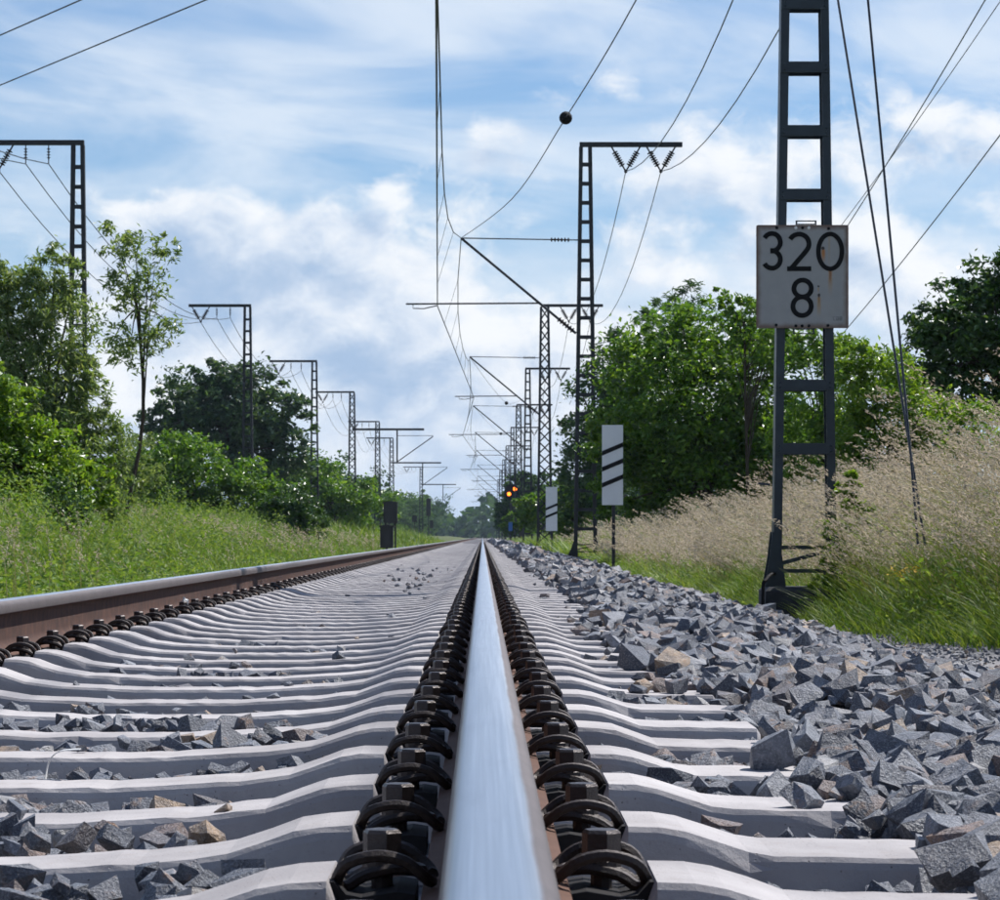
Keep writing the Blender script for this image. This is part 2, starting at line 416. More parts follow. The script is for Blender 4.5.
def sheet(name, xs, ys, fz, mat):
    XX, YY = np.meshgrid(xs, ys); V = np.stack([XX, YY, fz(XX, YY)], -1).reshape(-1, 3)
    nx = len(xs); q = []
    i = np.arange((len(ys) - 1) * (nx - 1)); r = i // (nx - 1); c = i % (nx - 1); a = r * nx + c
    me = mesh_np(name, V, quads=np.stack([a, a + 1, a + nx + 1, a + nx], 1)); me.materials.append(mat)
    me.polygons.foreach_set('use_smooth', [True] * len(me.polygons))
    return obj(name, me)
def hz(x, y):
    k = np.clip((np.abs(x) - 2.6) / 1.5, 0, 1)
    return gz(x) + k * .05 * (np.sin(x * 1.9 + y * .7) + np.sin(y * 1.3 - x * .8) + np.sin(y * .37))
xs = np.array(sorted(set(GX + list(np.arange(-12, 12.1, .5)))))
ys = np.concatenate([np.arange(-30, 100, 1.0), np.arange(100, 400, 10), [600, 1000, 2000, 4500]])
ground = sheet('ground', xs, ys, hz, M['ground']); tag(ground, kind='structure')
bed = sheet('ballast_bed', np.array(BX), np.concatenate([np.arange(-6, 60, 2.0), np.arange(60, 1100, 40)]), lambda x, y: bz(x) - .015, M['bed'])
tag(bed, kind='structure')

# ------------------------------------------------------------------ rails
def rail_profile():
    half = [(0, 0), (.012, -.0003), (.020, -.0011), (.0262, -.0030), (.0315, -.0070), (.0345, -.0125), (.0358, -.018), (.0362, -.036),
            (.0345, -.0395), (.0130, -.0475), (.0098, -.054), (.0085, -.066), (.0083, -.09), (.0095, -.122), (.013, -.136),
            (.024, -.1465), (.050, -.1555), (.0735, -.1605), (.075, -.163), (.075, -.172)]
    pts = half + [(-x, z) for x, z in reversed(half[1:])]
    return pts
def make_rail(name, x, tilt, label):
    prof = rail_profile(); me_pts = []
    ca, sa = math.cos(tilt), math.sin(tilt)
    ring = [(px_ * ca + (pz + .172) * sa, pz_) for px_, pz in prof for pz_ in [-px_ * sa + (pz + .172) * ca - .172]]
    shift = ring[0][0]
    ring = [(a - shift, b) for a, b in ring]
    mb = MB(); mb.loft([[(a, yy, b) for a, b in ring] for yy in (-4, 4, 12, 30, 80, 200, 500, 1050)])
    o = mb.build(name, M['rail'], None, True); o.location = (x, 0, 0)
    return tag(o, label, 'rail')
GAUGE = 1.507
make_rail('rail', 0.0, -math.atan(1 / 40), 'steel rail running up the middle with polished bluish running surface')
make_rail('rail', -GAUGE, math.atan(1 / 40), 'rusty brown steel rail beside the grassy verge, seen from its side')

# ------------------------------------------------------------------ sleepers with their fastenings
def sleeper_mesh(name, fine=False, seed=0):
    c = -GAUGE / 2
    half = [(1.300, -.196, .108), (1.292, -.184, .120), (1.09, -.181, .118), (1.06, -.178, .117), (.985, -.153, .112), (.955, -.148, .110), (.917, -.147, .108),
            (.903, -.1845, .107), (.604, -.1845, .103), (.590, -.147, .102), (.552, -.148, .101), (.52, -.154, .100), (.44, -.181, .096), (.36, -.192, .094), (.15, -.203, .090)]
    st = [(u, z, w_) for u, z, w_ in half] + [(-u, z, w_) for u, z, w_ in reversed(half)]
    if fine:
        out = []
        for (a, b) in zip(st[:-1], st[1:]):
            n = max(1, int(abs(a[0] - b[0]) / .03))
            out += [tuple(a[i] + (b[i] - a[i]) * k / n for i in range(3)) for k in range(n)]
        st = out + [st[-1]]
    rr = random.Random(seed); rings = []
    ch = [0.0, 0.0]
    for u, z, w_ in st:
        bw = w_ + .030; e = []
        for q in (0, 1):
            ch[q] = ch[q] * .3 + (rr.random() ** 45) * .010 + rr.random() * .0012 if fine else 0.0
            e.append(ch[q])
        zz = z + (rr.uniform(-.0012, .0012) if fine else 0)
        rings.append([(u + c, -bw, -.41), (u + c, -w_ - .008, z - .055), (u + c, -w_ - .0015, z - .014 - e[0]), (u + c, -w_ + .001 + e[0] * .7, z - .006 - e[0] * .6), (u + c, -w_ + .006 + e[0], zz),
                      (u + c, w_ - .006 - e[1], zz), (u + c, w_ - .001 - e[1] * .7, z - .006 - e[1] * .6), (u + c, w_ + .0015, z - .014 - e[1]), (u + c, w_ + .008, z - .055), (u + c, bw, -.41)])
    mb = MB(); mb.loft(rings)
    return mb

def clip_mb(mb, sgn, x0):
    h = [(.071, 0, -.147), (.079, .013, -.145), (.100, .019, -.143), (.130, .0205, -.150), (.147, .026, -.160), (.1555, .038, -.157),
         (.154, .050, -.146), (.143, .057, -.1325), (.115, .059, -.1255), (.088, .058, -.131), (.070, .054, -.145), (.0625, .045, -.1525), (.061, .033, -.154)]
    full = [(a, -b, z) for a, b, z in reversed(h[1:])] + h
    pts = [Vector((x0 + sgn * p[0], p[1], p[2])) for p in catmull(full, 3)]
    return mb.tube(pts, .0064, 7)
def bolt_mb(mb, sgn, x0):
    o = (x0 + sgn * .112, 0, 0)
    mb.lathe([(.021, -.142), (.021, -.136), (.017, -.134)], o, seg=12)
    mb.lathe([(.0205, -.134), (.0205, -.108), (.0175, -.1045), (.006, -.104)], o, seg=6)
    mb.lathe([(.011, -.19), (.011, -.137)], o, seg=8)
    return mb
def guide_mb(mb, sgn, x0):
    prof = [(.0765, -.1845), (.0765, -.163), (.095, -.160), (.130, -.166), (.146, -.163), (.158, -.150), (.164, -.150), (.155, -.1845)]
    return mb.loft([[(x0 + sgn * a, y, b) for a, b in prof] for y in (-.070, .070)])

FAST = [(0.0, 1), (0.0, -1), (-GAUGE, 1), (-GAUGE, -1)]
me_sls = [sleeper_mesh('s', True, q).mesh('sleeper', False, [M['concrete']]) for q in range(5)]; me_sl = me_sls[0]
me_clip = [clip_mb(MB(), s, x).mesh('tension_clip', True, [M['clip']]) for x, s in FAST]
me_bolt = [bolt_mb(MB(), s, x).mesh('bolt', False, [M['bolt']]) for x, s in FAST]
me_guide = [guide_mb(MB(), s, x).mesh('guide_plate', False, [M['guide']]) for x, s in FAST]
# far sleepers: the same shapes in one mesh
far = MB()
sl_src = sleeper_mesh('s'); far.add(sl_src.v, sl_src.f); nf_c = len(far.f)
for x, s in FAST: clip_mb(far, s, x); bolt_mb(far, s, x); guide_mb(far, s, x)
me_far = far.mesh('sleeper_far', False, [M['concrete'], M['clip']])
me_far.polygons.foreach_set('material_index', [0 if i < nf_c else 1 for i in range(len(me_far.polygons))])
Y0, PITCH = 3.06, .60
ones = 'first second third fourth fifth sixth seventh eighth ninth'.split()
teens = 'tenth eleventh twelfth thirteenth fourteenth fifteenth sixteenth seventeenth eighteenth nineteenth'.split()
words = ones + teens
for ten, tenth in (('twenty', 'twentieth'), ('thirty', 'thirtieth')):
    words += [tenth] + [ten + '-' + o_ for o_ in ones]
rs = random.Random(5)
NEAR_SL = 62
for k in range(300):
    y = Y0 + k * PITCH + rs.uniform(-.012, .012)
    if k < NEAR_SL:
        o = obj('sleeper', me_sls[k % 5])
        for i in range(4):
            g = obj('guide_plate', me_guide[i], o); c = obj('tension_clip', me_clip[i], o); obj('bolt', me_bolt[i], c)
            dy = rs.uniform(-.006, .006); c.location.y = dy
    else:
        o = obj('sleeper', me_far)
    o.location = (rs.uniform(-.004, .004) if k >= 1 else 0, y, rs.uniform(-.002, .001)); o.rotation_euler.z = rs.uniform(-.004, .004)
    if k < len(words):
        tag(o, 'pale concrete sleeper, %s one up from the bottom edge of the picture' % words[k], 'sleeper', 'concrete sleepers under the rails')
    elif k < NEAR_SL:
        tag(o, 'pale concrete sleeper with rusty clips in the closely packed rows beyond the thirty-ninth', 'sleeper', 'concrete sleepers under the rails')
    else:
        tag(o, 'distant concrete sleeper merging with others into a pale strip towards the horizon', 'sleeper', 'concrete sleepers under the rails')
# two sleepers behind the camera's near edge
for k in (-1, -2, -3, -4):
    o = obj('sleeper', me_sl); o.location = (0, Y0 + k * PITCH, 0)
    tag(o, 'concrete sleeper nearest to the viewer, below the bottom edge of the picture', 'sleeper', 'concrete sleepers at the viewer')
    for i in range(4):
        g = obj('guide_plate', me_guide[i], o); c = obj('tension_clip', me_clip[i], o); obj('bolt', me_bolt[i], c)
# sleepers past the three hundredth as one mass
nrest = 300
blk = MB(); blk.loft([[(u - GAUGE / 2, -.13, -.41), (u - GAUGE / 2, -.085, z), (u - GAUGE / 2, .085, z), (u - GAUGE / 2, .13, -.41)] for u, z in ((-1.3, -.185), (-.92, -.15), (0, -.2), (.92, -.15), (1.3, -.185))])
Vs = np.array(blk.v); q = np.array([f for f in blk.f if len(f) == 4])
VV = np.concatenate([Vs + np.array([0, Y0 + (300 + k) * PITCH, 0]) for k in range(nrest)])
QQ = np.concatenate([q + k * len(Vs) for k in range(nrest)])
me = mesh_np('far_sleepers', VV, quads=QQ); me.materials.append(M['concrete'])
tag(obj('sleeper_row', me), 'pale strip of sleepers at the far end of the track', 'sleepers', kind='stuff')

# ------------------------------------------------------------------ ballast stones
rng = np.random.default_rng(11)
def stone_variant(i, fine=False):
    r = np.random.default_rng(100 + i)
    c = np.array([[x, y, z] for x in (-1, 1) for y in (-1, 1) for z in (-1, 1)], float) * .5
    c += r.uniform(-.24, .24, c.shape)
    ne = 18 if fine else (0 if fine is None else 5); extra = r.normal(size=(ne, 3)); extra /= np.linalg.norm(extra, axis=1)[:, None]; extra *= r.uniform(.55, .74, (ne, 1))
    pts = np.concatenate([c, extra]) * .92 * np.array([r.uniform(.85, 1.25), r.uniform(.7, 1.0), r.uniform(.45, .8)])
    bm = bmesh.new()
    for p in pts: bm.verts.new(p)
    res = bmesh.ops.convex_hull(bm, input=bm.verts)
    bmesh.ops.delete(bm, geom=[v for v in bm.verts if not v.link_faces], context='VERTS')
    bmesh.ops.recalc_face_normals(bm, faces=bm.faces)
    bm.verts.index_update()
    V = np.array([v.co[:] for v in bm.verts]); T = np.array([[v.index for v in f.verts] for f in bm.faces if len(f.verts) == 3])
    bm.free(); return V, T
VARS = [stone_variant(i) for i in range(28)]
VFAR = [stone_variant(60 + i, None) for i in range(16)]
def detail_mesh(i):
    """more faceted stones near the camera"""
    V, T = stone_variant(300 + i, True); me = bpy.data.meshes.new('stone'); me.from_pydata(V.tolist(), [], T.tolist())
    bm = bmesh.new(); bm.from_mesh(me)
    bmesh.ops.dissolve_limit(bm, angle_limit=R(9), verts=bm.verts, edges=bm.edges)
    bmesh.ops.triangulate(bm, faces=bm.faces); bmesh.ops.subdivide_edges(bm, edges=[e for e in bm.edges if e.calc_length() > .32], cuts=1, use_grid_fill=True)
    rr = random.Random(i)
    for v in bm.verts: v.co += Vector((rr.uniform(-1, 1), rr.uniform(-1, 1), rr.uniform(-1, 1))) * .022
    bm.to_mesh(me); bm.free(); me.materials.append(M['stone'])
    me.polygons.foreach_set('use_smooth', [False] * len(me.polygons))
    return me
DET = [detail_mesh(i) for i in range(len(VARS))]

def sleeper_phase(y):
    p = ((y - Y0) / PITCH + .5) % 1 - .5
    return np.abs(p) * PITCH      # distance to the nearest sleeper centre
S = []   # x, y, z, size
def scatter(n, x0, x1, y0, y1, fz, s0, s1, keep=None, pw=1.6):
    x = rng.uniform(x0, x1, n); y = rng.uniform(y0, y1, n)
    s = s0 + (s1 - s0) * rng.random(n) ** pw
    ok = np.ones(n, bool) if keep is None else keep(x, y, s)
    x, y, s = x[ok], y[ok], s[ok]
    S.append(np.stack([x, y, fz(x, y, s), s], 1))
def wob(x, y): return .5 * np.sin(y * 2.1 + x) + .3 * np.sin(y * 5.3 + 1.7) + .2 * np.sin(y * 11.1 + x * 3)
# right shoulder
edge = lambda y: .56 + .05 * wob(0 * y, y) - .10 * np.exp(-((y - 10.5) / 2.4) ** 2) - .05 * np.exp(-((y - 4.5) / 1.2) ** 2)
bumpy = lambda x, y: .022 * np.sin(x * 5.1 + y * 1.3) + .018 * np.sin(y * 3.1 - x * 2.2)
zone_edge = lambda x, y, s: (x > edge(y) + rng.normal(0, .03, len(x))) & (x < 2.18 + .16 * wob(x, y * .6) + np.where(y < 17.5, -.12, .05))
for (ya, yb, dn, k) in ((1.4, 8, 1450, .68), (8, 20, 860, .83), (20, 45, 370, 1.1), (45, 110, 95, 1.9), (110, 260, 16, 3.4)):
    A = 1.95 * (yb - ya)
    scatter(int(A * dn * .62), .38, 2.33, ya, yb, lambda x, y, s: bz(x) + bumpy(x, y) - .004 + rng.uniform(0, .012, len(x)), .030 * k, .068 * k, zone_edge)
    scatter(int(A * dn * .38), .38, 2.33, ya, yb, lambda x, y, s: bz(x) + bumpy(x, y) + .022 + s * .22 + rng.uniform(0, .012, len(x)), .036 * k, .104 * k, zone_edge, 2.4)
# cribs between the sleepers (inside and outside the rails)
incrib = lambda m: (lambda x, y, s: (sleeper_phase(y) > m + s * .34) & (np.abs(x) > .05) & (np.abs(x + GAUGE) > .05))
for (ya, yb, dn, k) in ((1.4, 7, 1150, .62), (7, 12, 620, .62), (12, 20, 300, .62), (20, 50, 25, .7)):
    A = 2.6 * (yb - ya)
    scatter(int(A * dn), -2.05, .55, ya, yb, lambda x, y, s: -.254 + rng.uniform(-.012, .02, len(x)), .030 * k, .085 * k, incrib(.130))
    scatter(int(A * dn * .28), -2.05, .55, ya, yb, lambda x, y, s: -.226 - .022 * np.clip((y - 4.5) / 7, 0, 1) + rng.uniform(-.01, .014, len(x)) + .02 * np.sin(x * 4.0 + y * 2.7) + np.where((x > -.12) & (x < .12), -.03, 0) + np.where(x > .15, .014, 0) , .045 * k, .086 * k, incrib(.138), 2.2)
# stones lying on top of the sleeper ends at the right and loose ones in the middle
scatter(800, .36, .56, 4, 24, lambda x, y, s: -.18 + s * .22, .025, .06, lambda x, y, s: (sleeper_phase(y) < .07) & (rng.random(len(x)) < .95 * np.exp(-((y - 10.5) / 3.5) ** 2) + .06), 1.5)
scatter(1100, -1.30, -.25, 14, 42, lambda x, y, s: -.198 + s * .22, .018, .042, lambda x, y, s: (sleeper_phase(y) < .06) & (rng.random(len(x)) < .06 + .6 * np.exp(-(((y - 29) / 6) ** 2 + ((x + .55) / .35) ** 2))), 1.5)
scatter(60, -1.25, -.3, 3.5, 12, lambda x, y, s: -.198 + s * .2, .015, .035, lambda x, y, s: sleeper_phase(y) < .06)
# left shoulder (mostly hidden behind the left rail)
scatter(2500, -2.9, -2.02, 2, 40, lambda x, y, s: bz(x) + bumpy(x, y) + rng.uniform(0, .03, len(x)), .035, .085)
# pebbles on the gravel strip
scatter(4200, 1.95, 3.25, 10, 21, lambda x, y, s: np.maximum(gz(x), bz(x)) + .002, .010, .034, None, 3.0)
SS = np.concatenate(S)
# the 300 stones that show largest become stones of their own
vis = SS[:, 3] / SS[:, 1]
px_ = VX + F * SS[:, 0] / SS[:, 1]; py_ = VY - F * (SS[:, 2] - CZ) / SS[:, 1]
infr = (px_ > -20) & (px_ < 1020) & (py_ < 925)
toplayer = SS[:, 2] > np.where((SS[:, 0] < .36), -.25, bz(SS[:, 0]) + .012)
score = np.where(infr & toplayer & (np.abs(SS[:, 0]) > .12), vis, 0)
order = np.argsort(-score)
single = order[:300]; rest = np.ones(len(SS), bool); rest[single] = False
for i in single:
    x, y, z, s = SS[i]
    o = obj('stone', DET[int(rng.integers(len(DET)))], bed)
    o.location = (x, y, z); o.scale = (s,) * 3
    o.rotation_euler = (rng.normal(0, .45), rng.normal(0, .45), rng.uniform(0, 6.28))
def rotmats(n, tilt):
    a = rng.normal(0, tilt, n); b = rng.normal(0, tilt, n); g = rng.uniform(0, 6.283, n)
    ca, sa, cb, sb, cg, sg = np.cos(a), np.sin(a), np.cos(b), np.sin(b), np.cos(g), np.sin(g)
    Rm = np.empty((n, 3, 3))
    Rm[:, 0, 0] = cb * cg; Rm[:, 0, 1] = sa * sb * cg - ca * sg; Rm[:, 0, 2] = ca * sb * cg + sa * sg
    Rm[:, 1, 0] = cb * sg; Rm[:, 1, 1] = sa * sb * sg + ca * cg; Rm[:, 1, 2] = ca * sb * sg - sa * cg
    Rm[:, 2, 0] = -sb; Rm[:, 2, 1] = sa * cb; Rm[:, 2, 2] = ca * cb
    return Rm
VV = []; TT = []; off = 0
for SR, VS in ((SS[rest & (SS[:, 1] < 17)], VARS), (SS[rest & (SS[:, 1] >= 17)], VFAR)):
    vid = rng.integers(0, len(VS), len(SR))
    for i, (V, T) in enumerate(VS):
        k = SR[vid == i]
        if not len(k): continue
        Rm = rotmats(len(k), .45)
        W = np.einsum('nij,vj->nvi', Rm, V) * k[:, 3][:, None, None] + k[:, None, :3]
        VV.append(W.reshape(-1, 3)); TT.append((T[None] + (np.arange(len(k)) * len(V))[:, None, None]).reshape(-1, 3) + off)
        off += len(k) * len(V)
me = mesh_np('stones', np.concatenate(VV), tris=np.concatenate(TT)); me.materials.append(M['stone'])
o = obj('stone_fill', me, bed); o['kind'] = 'stuff'

# ------------------------------------------------------------------ masts
def channel(mb, x0, x1, z0, z1, inward, wd=.072, dp=.17, th=.011):
    """C-section leg whose centre runs from x0 at z0 to x1 at z1; the open side faces inward (+1/-1)"""
    s = inward
    prof = [(-wd / 2, -dp / 2), (wd / 2, -dp / 2), (wd / 2, -dp / 2 + th), (-wd / 2 + th, -dp / 2 + th), (-wd / 2 + th, dp / 2 - th),
            (wd / 2, dp / 2 - th), (wd / 2, dp / 2), (-wd / 2, dp / 2)]
    return mb.loft([[(x + s * a, b, z) for a, b in prof] for x, z in ((x0, z0), (x1, z1))])
def v_insulator(root, x, z, mat, drop=.62, spread=.36):
    for s in (-1, 1):
        a = Vector((x + s * spread, 0, z)); b = Vector((x, 0, z - drop)); d = (b - a)
        mb = MB(); mb.tube([a, b], .022, 5)
        L = d.length; prof = []
        for i in range(7):
            h = L * (.2 + .085 * i); prof += [(.022, h), (.078, h + .012), (.078, h + .034), (.022, h + .050)]
        mb.lathe(prof, a, d, 8); mb.build('insulator', mat, root)
    mb = MB(); mb.lathe([(.02, -.06), (.045, -.03), (.045, .03), (.02, .06)], (x, 0, z - drop), (0, 1, 0), 8); mb.build('wire_clamp', mat, root)

def mast(name, label, x, d, zb, top, kind='ladder', arm=1, arm_len=2.45, vs=(), group=None, cant=None, flare=True, near=False, wtop=.21, wbot=.50, post=()):
    root = thing(name, label, 'mast', (x, d, zb), group)
    H = top - zb; mat = M['mast'] if d < 60 else M['mast_far']
    hw = lambda z: (wbot + (wtop - wbot) * z / H) / 2
    dp = .17
    lw = .064 if near else .098
    if kind == 'ladder':
        for s in (-1, 1):
            mb = MB(); channel(mb, s * (hw(.1) - .036), s * (hw(H) - .036), .05, H, -s, lw); mb.build('leg', mat, root)
        step = .486; z = 1.055 if near else .7
        while z < H - .1:
            mb = MB(); a = hw(z) - .036
            for yy in (-dp / 2 - .005, dp / 2 + .005):
                mb.box(-a - .030, a + .030, yy - .005, yy + .005, z - .042, z + .042)
            mb.build('batten_plate', mat, root)
            if near:
                for s in (-1, 1):
                    for q in (-.018, .018):
                        mbr = MB(); mbr.lathe([(.009, 0), (.008, .005), (.004, .008)], (s * a, -dp / 2 - .0095, z + q), (0, -1, 0), 8); mbr.build('rivet', mat, root)
            z += step
    else:
        for sx in (-1, 1):
            for sy in (-1, 1):
                mb = MB(); mb.bar((sx * hw(0), sy * hw(0) * .8, .05), (sx * hw(H), sy * hw(H) * .8, H), .095); mb.build('leg', mat, root)
        n = int(H / .48)
        if d < 215:
            for i in range(n):
                z0, z1 = .25 + i * (H - .3) / n, .25 + (i + 1) * (H - .3) / n
                for sy in (-1, 1):
                    s = 1 if (i + (sy > 0)) % 2 else -1
                    mb = MB(); mb.bar((-s * hw(z0), sy * hw(z0) * .8, z0), (s * hw(z1), sy * hw(z1) * .8, z1), .055); mb.build('brace', mat, root)
        else:
            mb = MB()
            for i in range(n):
                z0, z1 = .25 + i * (H - .3) / n, .25 + (i + 1) * (H - .3) / n
                for sy in (-1, 1):
                    s = 1 if (i + (sy > 0)) % 2 else -1
                    mb.bar((-s * hw(z0), sy * hw(z0) * .8, z0), (s * hw(z1), sy * hw(z1) * .8, z1), .055)
            mb.build('lattice', mat, root)
    # foot: gusset plates, tie rods, concrete block
    if flare:
        for s in (-1, 1):
            mb = MB(); a = hw(.1)
            gw = .055 if near else .15
            prof = [(s * (a - .10), .0), (s * (a + gw), .0), (s * (a + gw), .04), (s * (a + gw * .45), .22), (s * (a + .002), .42), (s * (a - .05), .42)]
            mb.loft([[(p, yy, z) for p, z in prof] for yy in (-dp / 2 - .018, -dp / 2 - .006)])
            mb.loft([[(p, yy, z) for p, z in prof] for yy in (dp / 2 + .006, dp / 2 + .018)])
            mb.build('gusset', mat, root)
        a = hw(.3)
        for p, q in (((-a, .30), (a, .30)), ((-a, .12), (a, .12)), ((-a, .16), (a, .29))):
            if kind == 'ladder':
                mb = MB(); mb.bar((p[0], -.02, p[1]), (q[0], -.02, q[1]), .03); mb.build('tie_rod', mat, root)
    mb = MB(); b = hw(0) + (.07 if near else .14)
    mb.loft([[(-b, -.30, -.32), (b, -.30, -.32), (b, .30, -.32), (-b, .30, -.32)], [(-b, -.30, -.03), (b, -.30, -.03), (b, .30, -.03), (-b, .30, -.03)],
             [(-b + .03, -.27, 0), (b - .03, -.27, 0), (b - .03, .27, 0), (-b + .03, .27, 0)]])
    mb.build('foundation', M['found'], root)
    # top arm
    if arm:
        mb = MB(); mb.box(*sorted((-arm * hw(H), arm * arm_len)), -.09, .09, H + .002, H + .115); mb.build('top_arm', mat, root)
        for vx in vs: v_insulator(root, vx - x, H, M['insul'])
        for vx in post:
            for q in (-.28, .28):
                mb = MB(); xx = vx - x + q
                prof = [(.012, 0)]
                for i in range(4): prof += [(.014, -.08 - .07 * i), (.045, -.09 - .07 * i), (.045, -.105 - .07 * i), (.014, -.12 - .07 * i)]
                prof += [(.012, -.46)]; mb.lathe(prof, (xx, 0, H), (0, 0, 1), 7); mb.build('insulator', M['insul'], root)
    if cant:
        tipx, tipz, cx_, czr = cant   # tip of the tube, contact wire position
        lx = lambda v: v - x
        rootc = (lx(x - hw(5) - .02), -.06, 5.35 - zb)
        mbt = MB(); tip = (lx(tipx), 0, tipz - zb)
        mbt.tube([rootc, tip], .034, 7); c = mbt.build('cantilever', M['wire'], root)
        pr = []
        dv = Vector(tip) - Vector(rootc)
        for i in range(6): h = .10 + i * .085; pr += [(.035, h), (.075, h + .015), (.075, h + .035), (.035, h + .05)]
        mb = MB(); mb.lathe(pr, rootc, dv, 8); mb.build('insulator', M['insul'], c)
        mb = MB(); tend = (lx(x - hw(7.5)), 0, tipz - .05 - zb); mb.tube([tip, tend], .016, 6)
        mb.build('tie', M['wire'], c)
        mb = MB(); pr = []
        for i in range(6): h = .22 + i * .085; pr += [(.018, h), (.055, h + .015), (.055, h + .035), (.018, h + .05)]
        mb.lathe(pr, tend, Vector(tip) - Vector(tend), 8); mb.build('insulator', M['insul'], c)
        rz = czr + .07 - zb; t_ = (rz - rootc[2]) / (tip[2] - rootc[2])
        ax = rootc[0] + (tip[0] - rootc[0]) * t_
        mb = MB(); mb.tube([(ax, 0, rz), (lx(cx_ - .8), 0, rz - .02)], .022, 6); mb.build('registration_arm', M['wire'], c)
        mb = MB(); mb.tube([(lx(cx_ - .62), 0, rz), (lx(cx_ - .62), 0, rz - .13), (lx(cx_ - .35), 0, rz - .14), (lx(cx_), 0, czr - zb + .01)], .014, 6)
        mb.build('steady_arm', M['wire'], c)
    return root

G_R = 'overhead line masts beside the ballast shoulder'
right = [ # px of mast centre, distance, base z, top z, kind
    (2.455, 23.0, -.185, 9.90, 'ladder'), (2.60, 76.0, -.30, 10.08, 'ladder'), (2.60, 126.0, -.30, 9.86, 'lattice'),
    (2.60, 173.0, -.30, 9.85, 'ladder'), (2.60, 217.0, -.30, 9.7, 'lattice'), (2.60, 262.0, -.30, 9.7, 'ladder'), (2.60, 315.0, -.3, 9.7, 'lattice'), (2.6, 372, -.3, 9.7, 'ladder'),
    (2.6, 430, -.3, 9.7, 'lattice'), (2.6, 500, -.3, 9.7, 'ladder')]
rl = ['dark blue-grey ladder mast nearest the viewer, carrying the kilometre sign',
      'dark ladder mast with a top arm and two hanging insulators, rising behind the leafy tree',
      'lattice mast with crossed braces directly beyond the ladder mast with two hanging insulators',
      'slim ladder mast just beyond the crossed lattice mast',
      'fifth mast along the ballast shoulder, small crossed lattice mast', 'sixth mast along the ballast shoulder, tiny and thin',
      'seventh mast along the ballast shoulder, very small in the haze', 'eighth mast along the ballast shoulder, faint in the haze',
      'ninth mast along the ballast shoulder, barely visible', 'tenth and last mast along the ballast shoulder']
FX1, FX2, FZ = 3.62, 4.51, 9.43
CATX = lambda i: -.37 if i % 2 == 0 else -1.15
for i, (x, d, zb, top, kd) in enumerate(right):
    mast('overhead_line_mast', rl[i], x, d, zb, top, kd, 1, 2.45, (FX1, FX2), G_R, cant=(-.55, 7.77, CATX(i), 6.05), near=(i == 0), flare=True,
         wtop=.21 if i == 0 else .30, wbot=.50 if i == 0 else .58)
left = [(-9.92, 73.5, 0.3, 9.8, 'ladder'), (-9.8, 125, .3, 9.78, 'ladder'), (-9.2, 164, .3, 9.75, 'ladder'), (-8.7, 200, .2, 9.8, 'lattice'), (-8.75, 250, .2, 9.75, 'lattice'),
        (-8.8, 290, .2, 9.7, 'lattice'), (-8.4, 410, .2, 9.7, 'lattice')]
ll = ['dark ladder mast rising behind the willow, its arm reaching out of the picture',
      'dark ladder mast in front of the big round dark tree', 'ladder mast next to the edge of the big dark tree',
      'lattice mast with a long beam and drop tube reaching over towards the track', 'lattice mast behind the beam of the one with a drop tube',
      'small lattice mast above the dark trackside box', 'faint far lattice mast among thin catenary arms on the grassy side']
for i, (x, d, zb, top, kd) in enumerate(left):
    m_ = mast('overhead_line_mast', ll[i], x, d, zb, top, kd, -1, 2.45, (x - 1.95,), 'overhead line masts beyond the grassy verge', post=(x - 1.0,), flare=False, wtop=.30, wbot=.52)
    if i in (3, 5, 6):
        z = 7.3 - zb
        mb = MB(); mb.box(.0, 4.8, -.06, .06, z, z + .14); mb.build('beam', M['mast_far'], m_)
        mb = MB(); mb.bar((3.0, 0, z), (3.0, 0, z - 2.2), .10); dt = mb.build('drop_tube', M['mast_far'], m_)
        mb = MB(); mb.tube([(3.0, 0, z - 2.1), (5.4, 0, z - .4)], .035, 6); mb.build('cantilever_tube', M['mast_far'], dt)
        mb = MB(); mb.tube([(3.0, 0, z - .35), (5.4, 0, z - .35)], .02, 6); mb.build('tie', M['mast_far'], dt)

# cable pipe at the near mast's foundation
mb = MB(); mb.tube(catmull([(-.345, -.33, -.30), (-.345, -.33, .0), (-.32, -.30, .055), (-.28, -.22, .09), (-.24, -.12, .10)], 4), .014, 7)
near_mast = [o for o in col.objects if o.get('label') == rl[0]][0]
mb.build('cable_pipe', M['black'], near_mast)
mb = MB(); mb.bar((-.27, -.1, .78), (-.36, -.1, .79), .018); mb.build('earth_lug', M['mast'], near_mast)

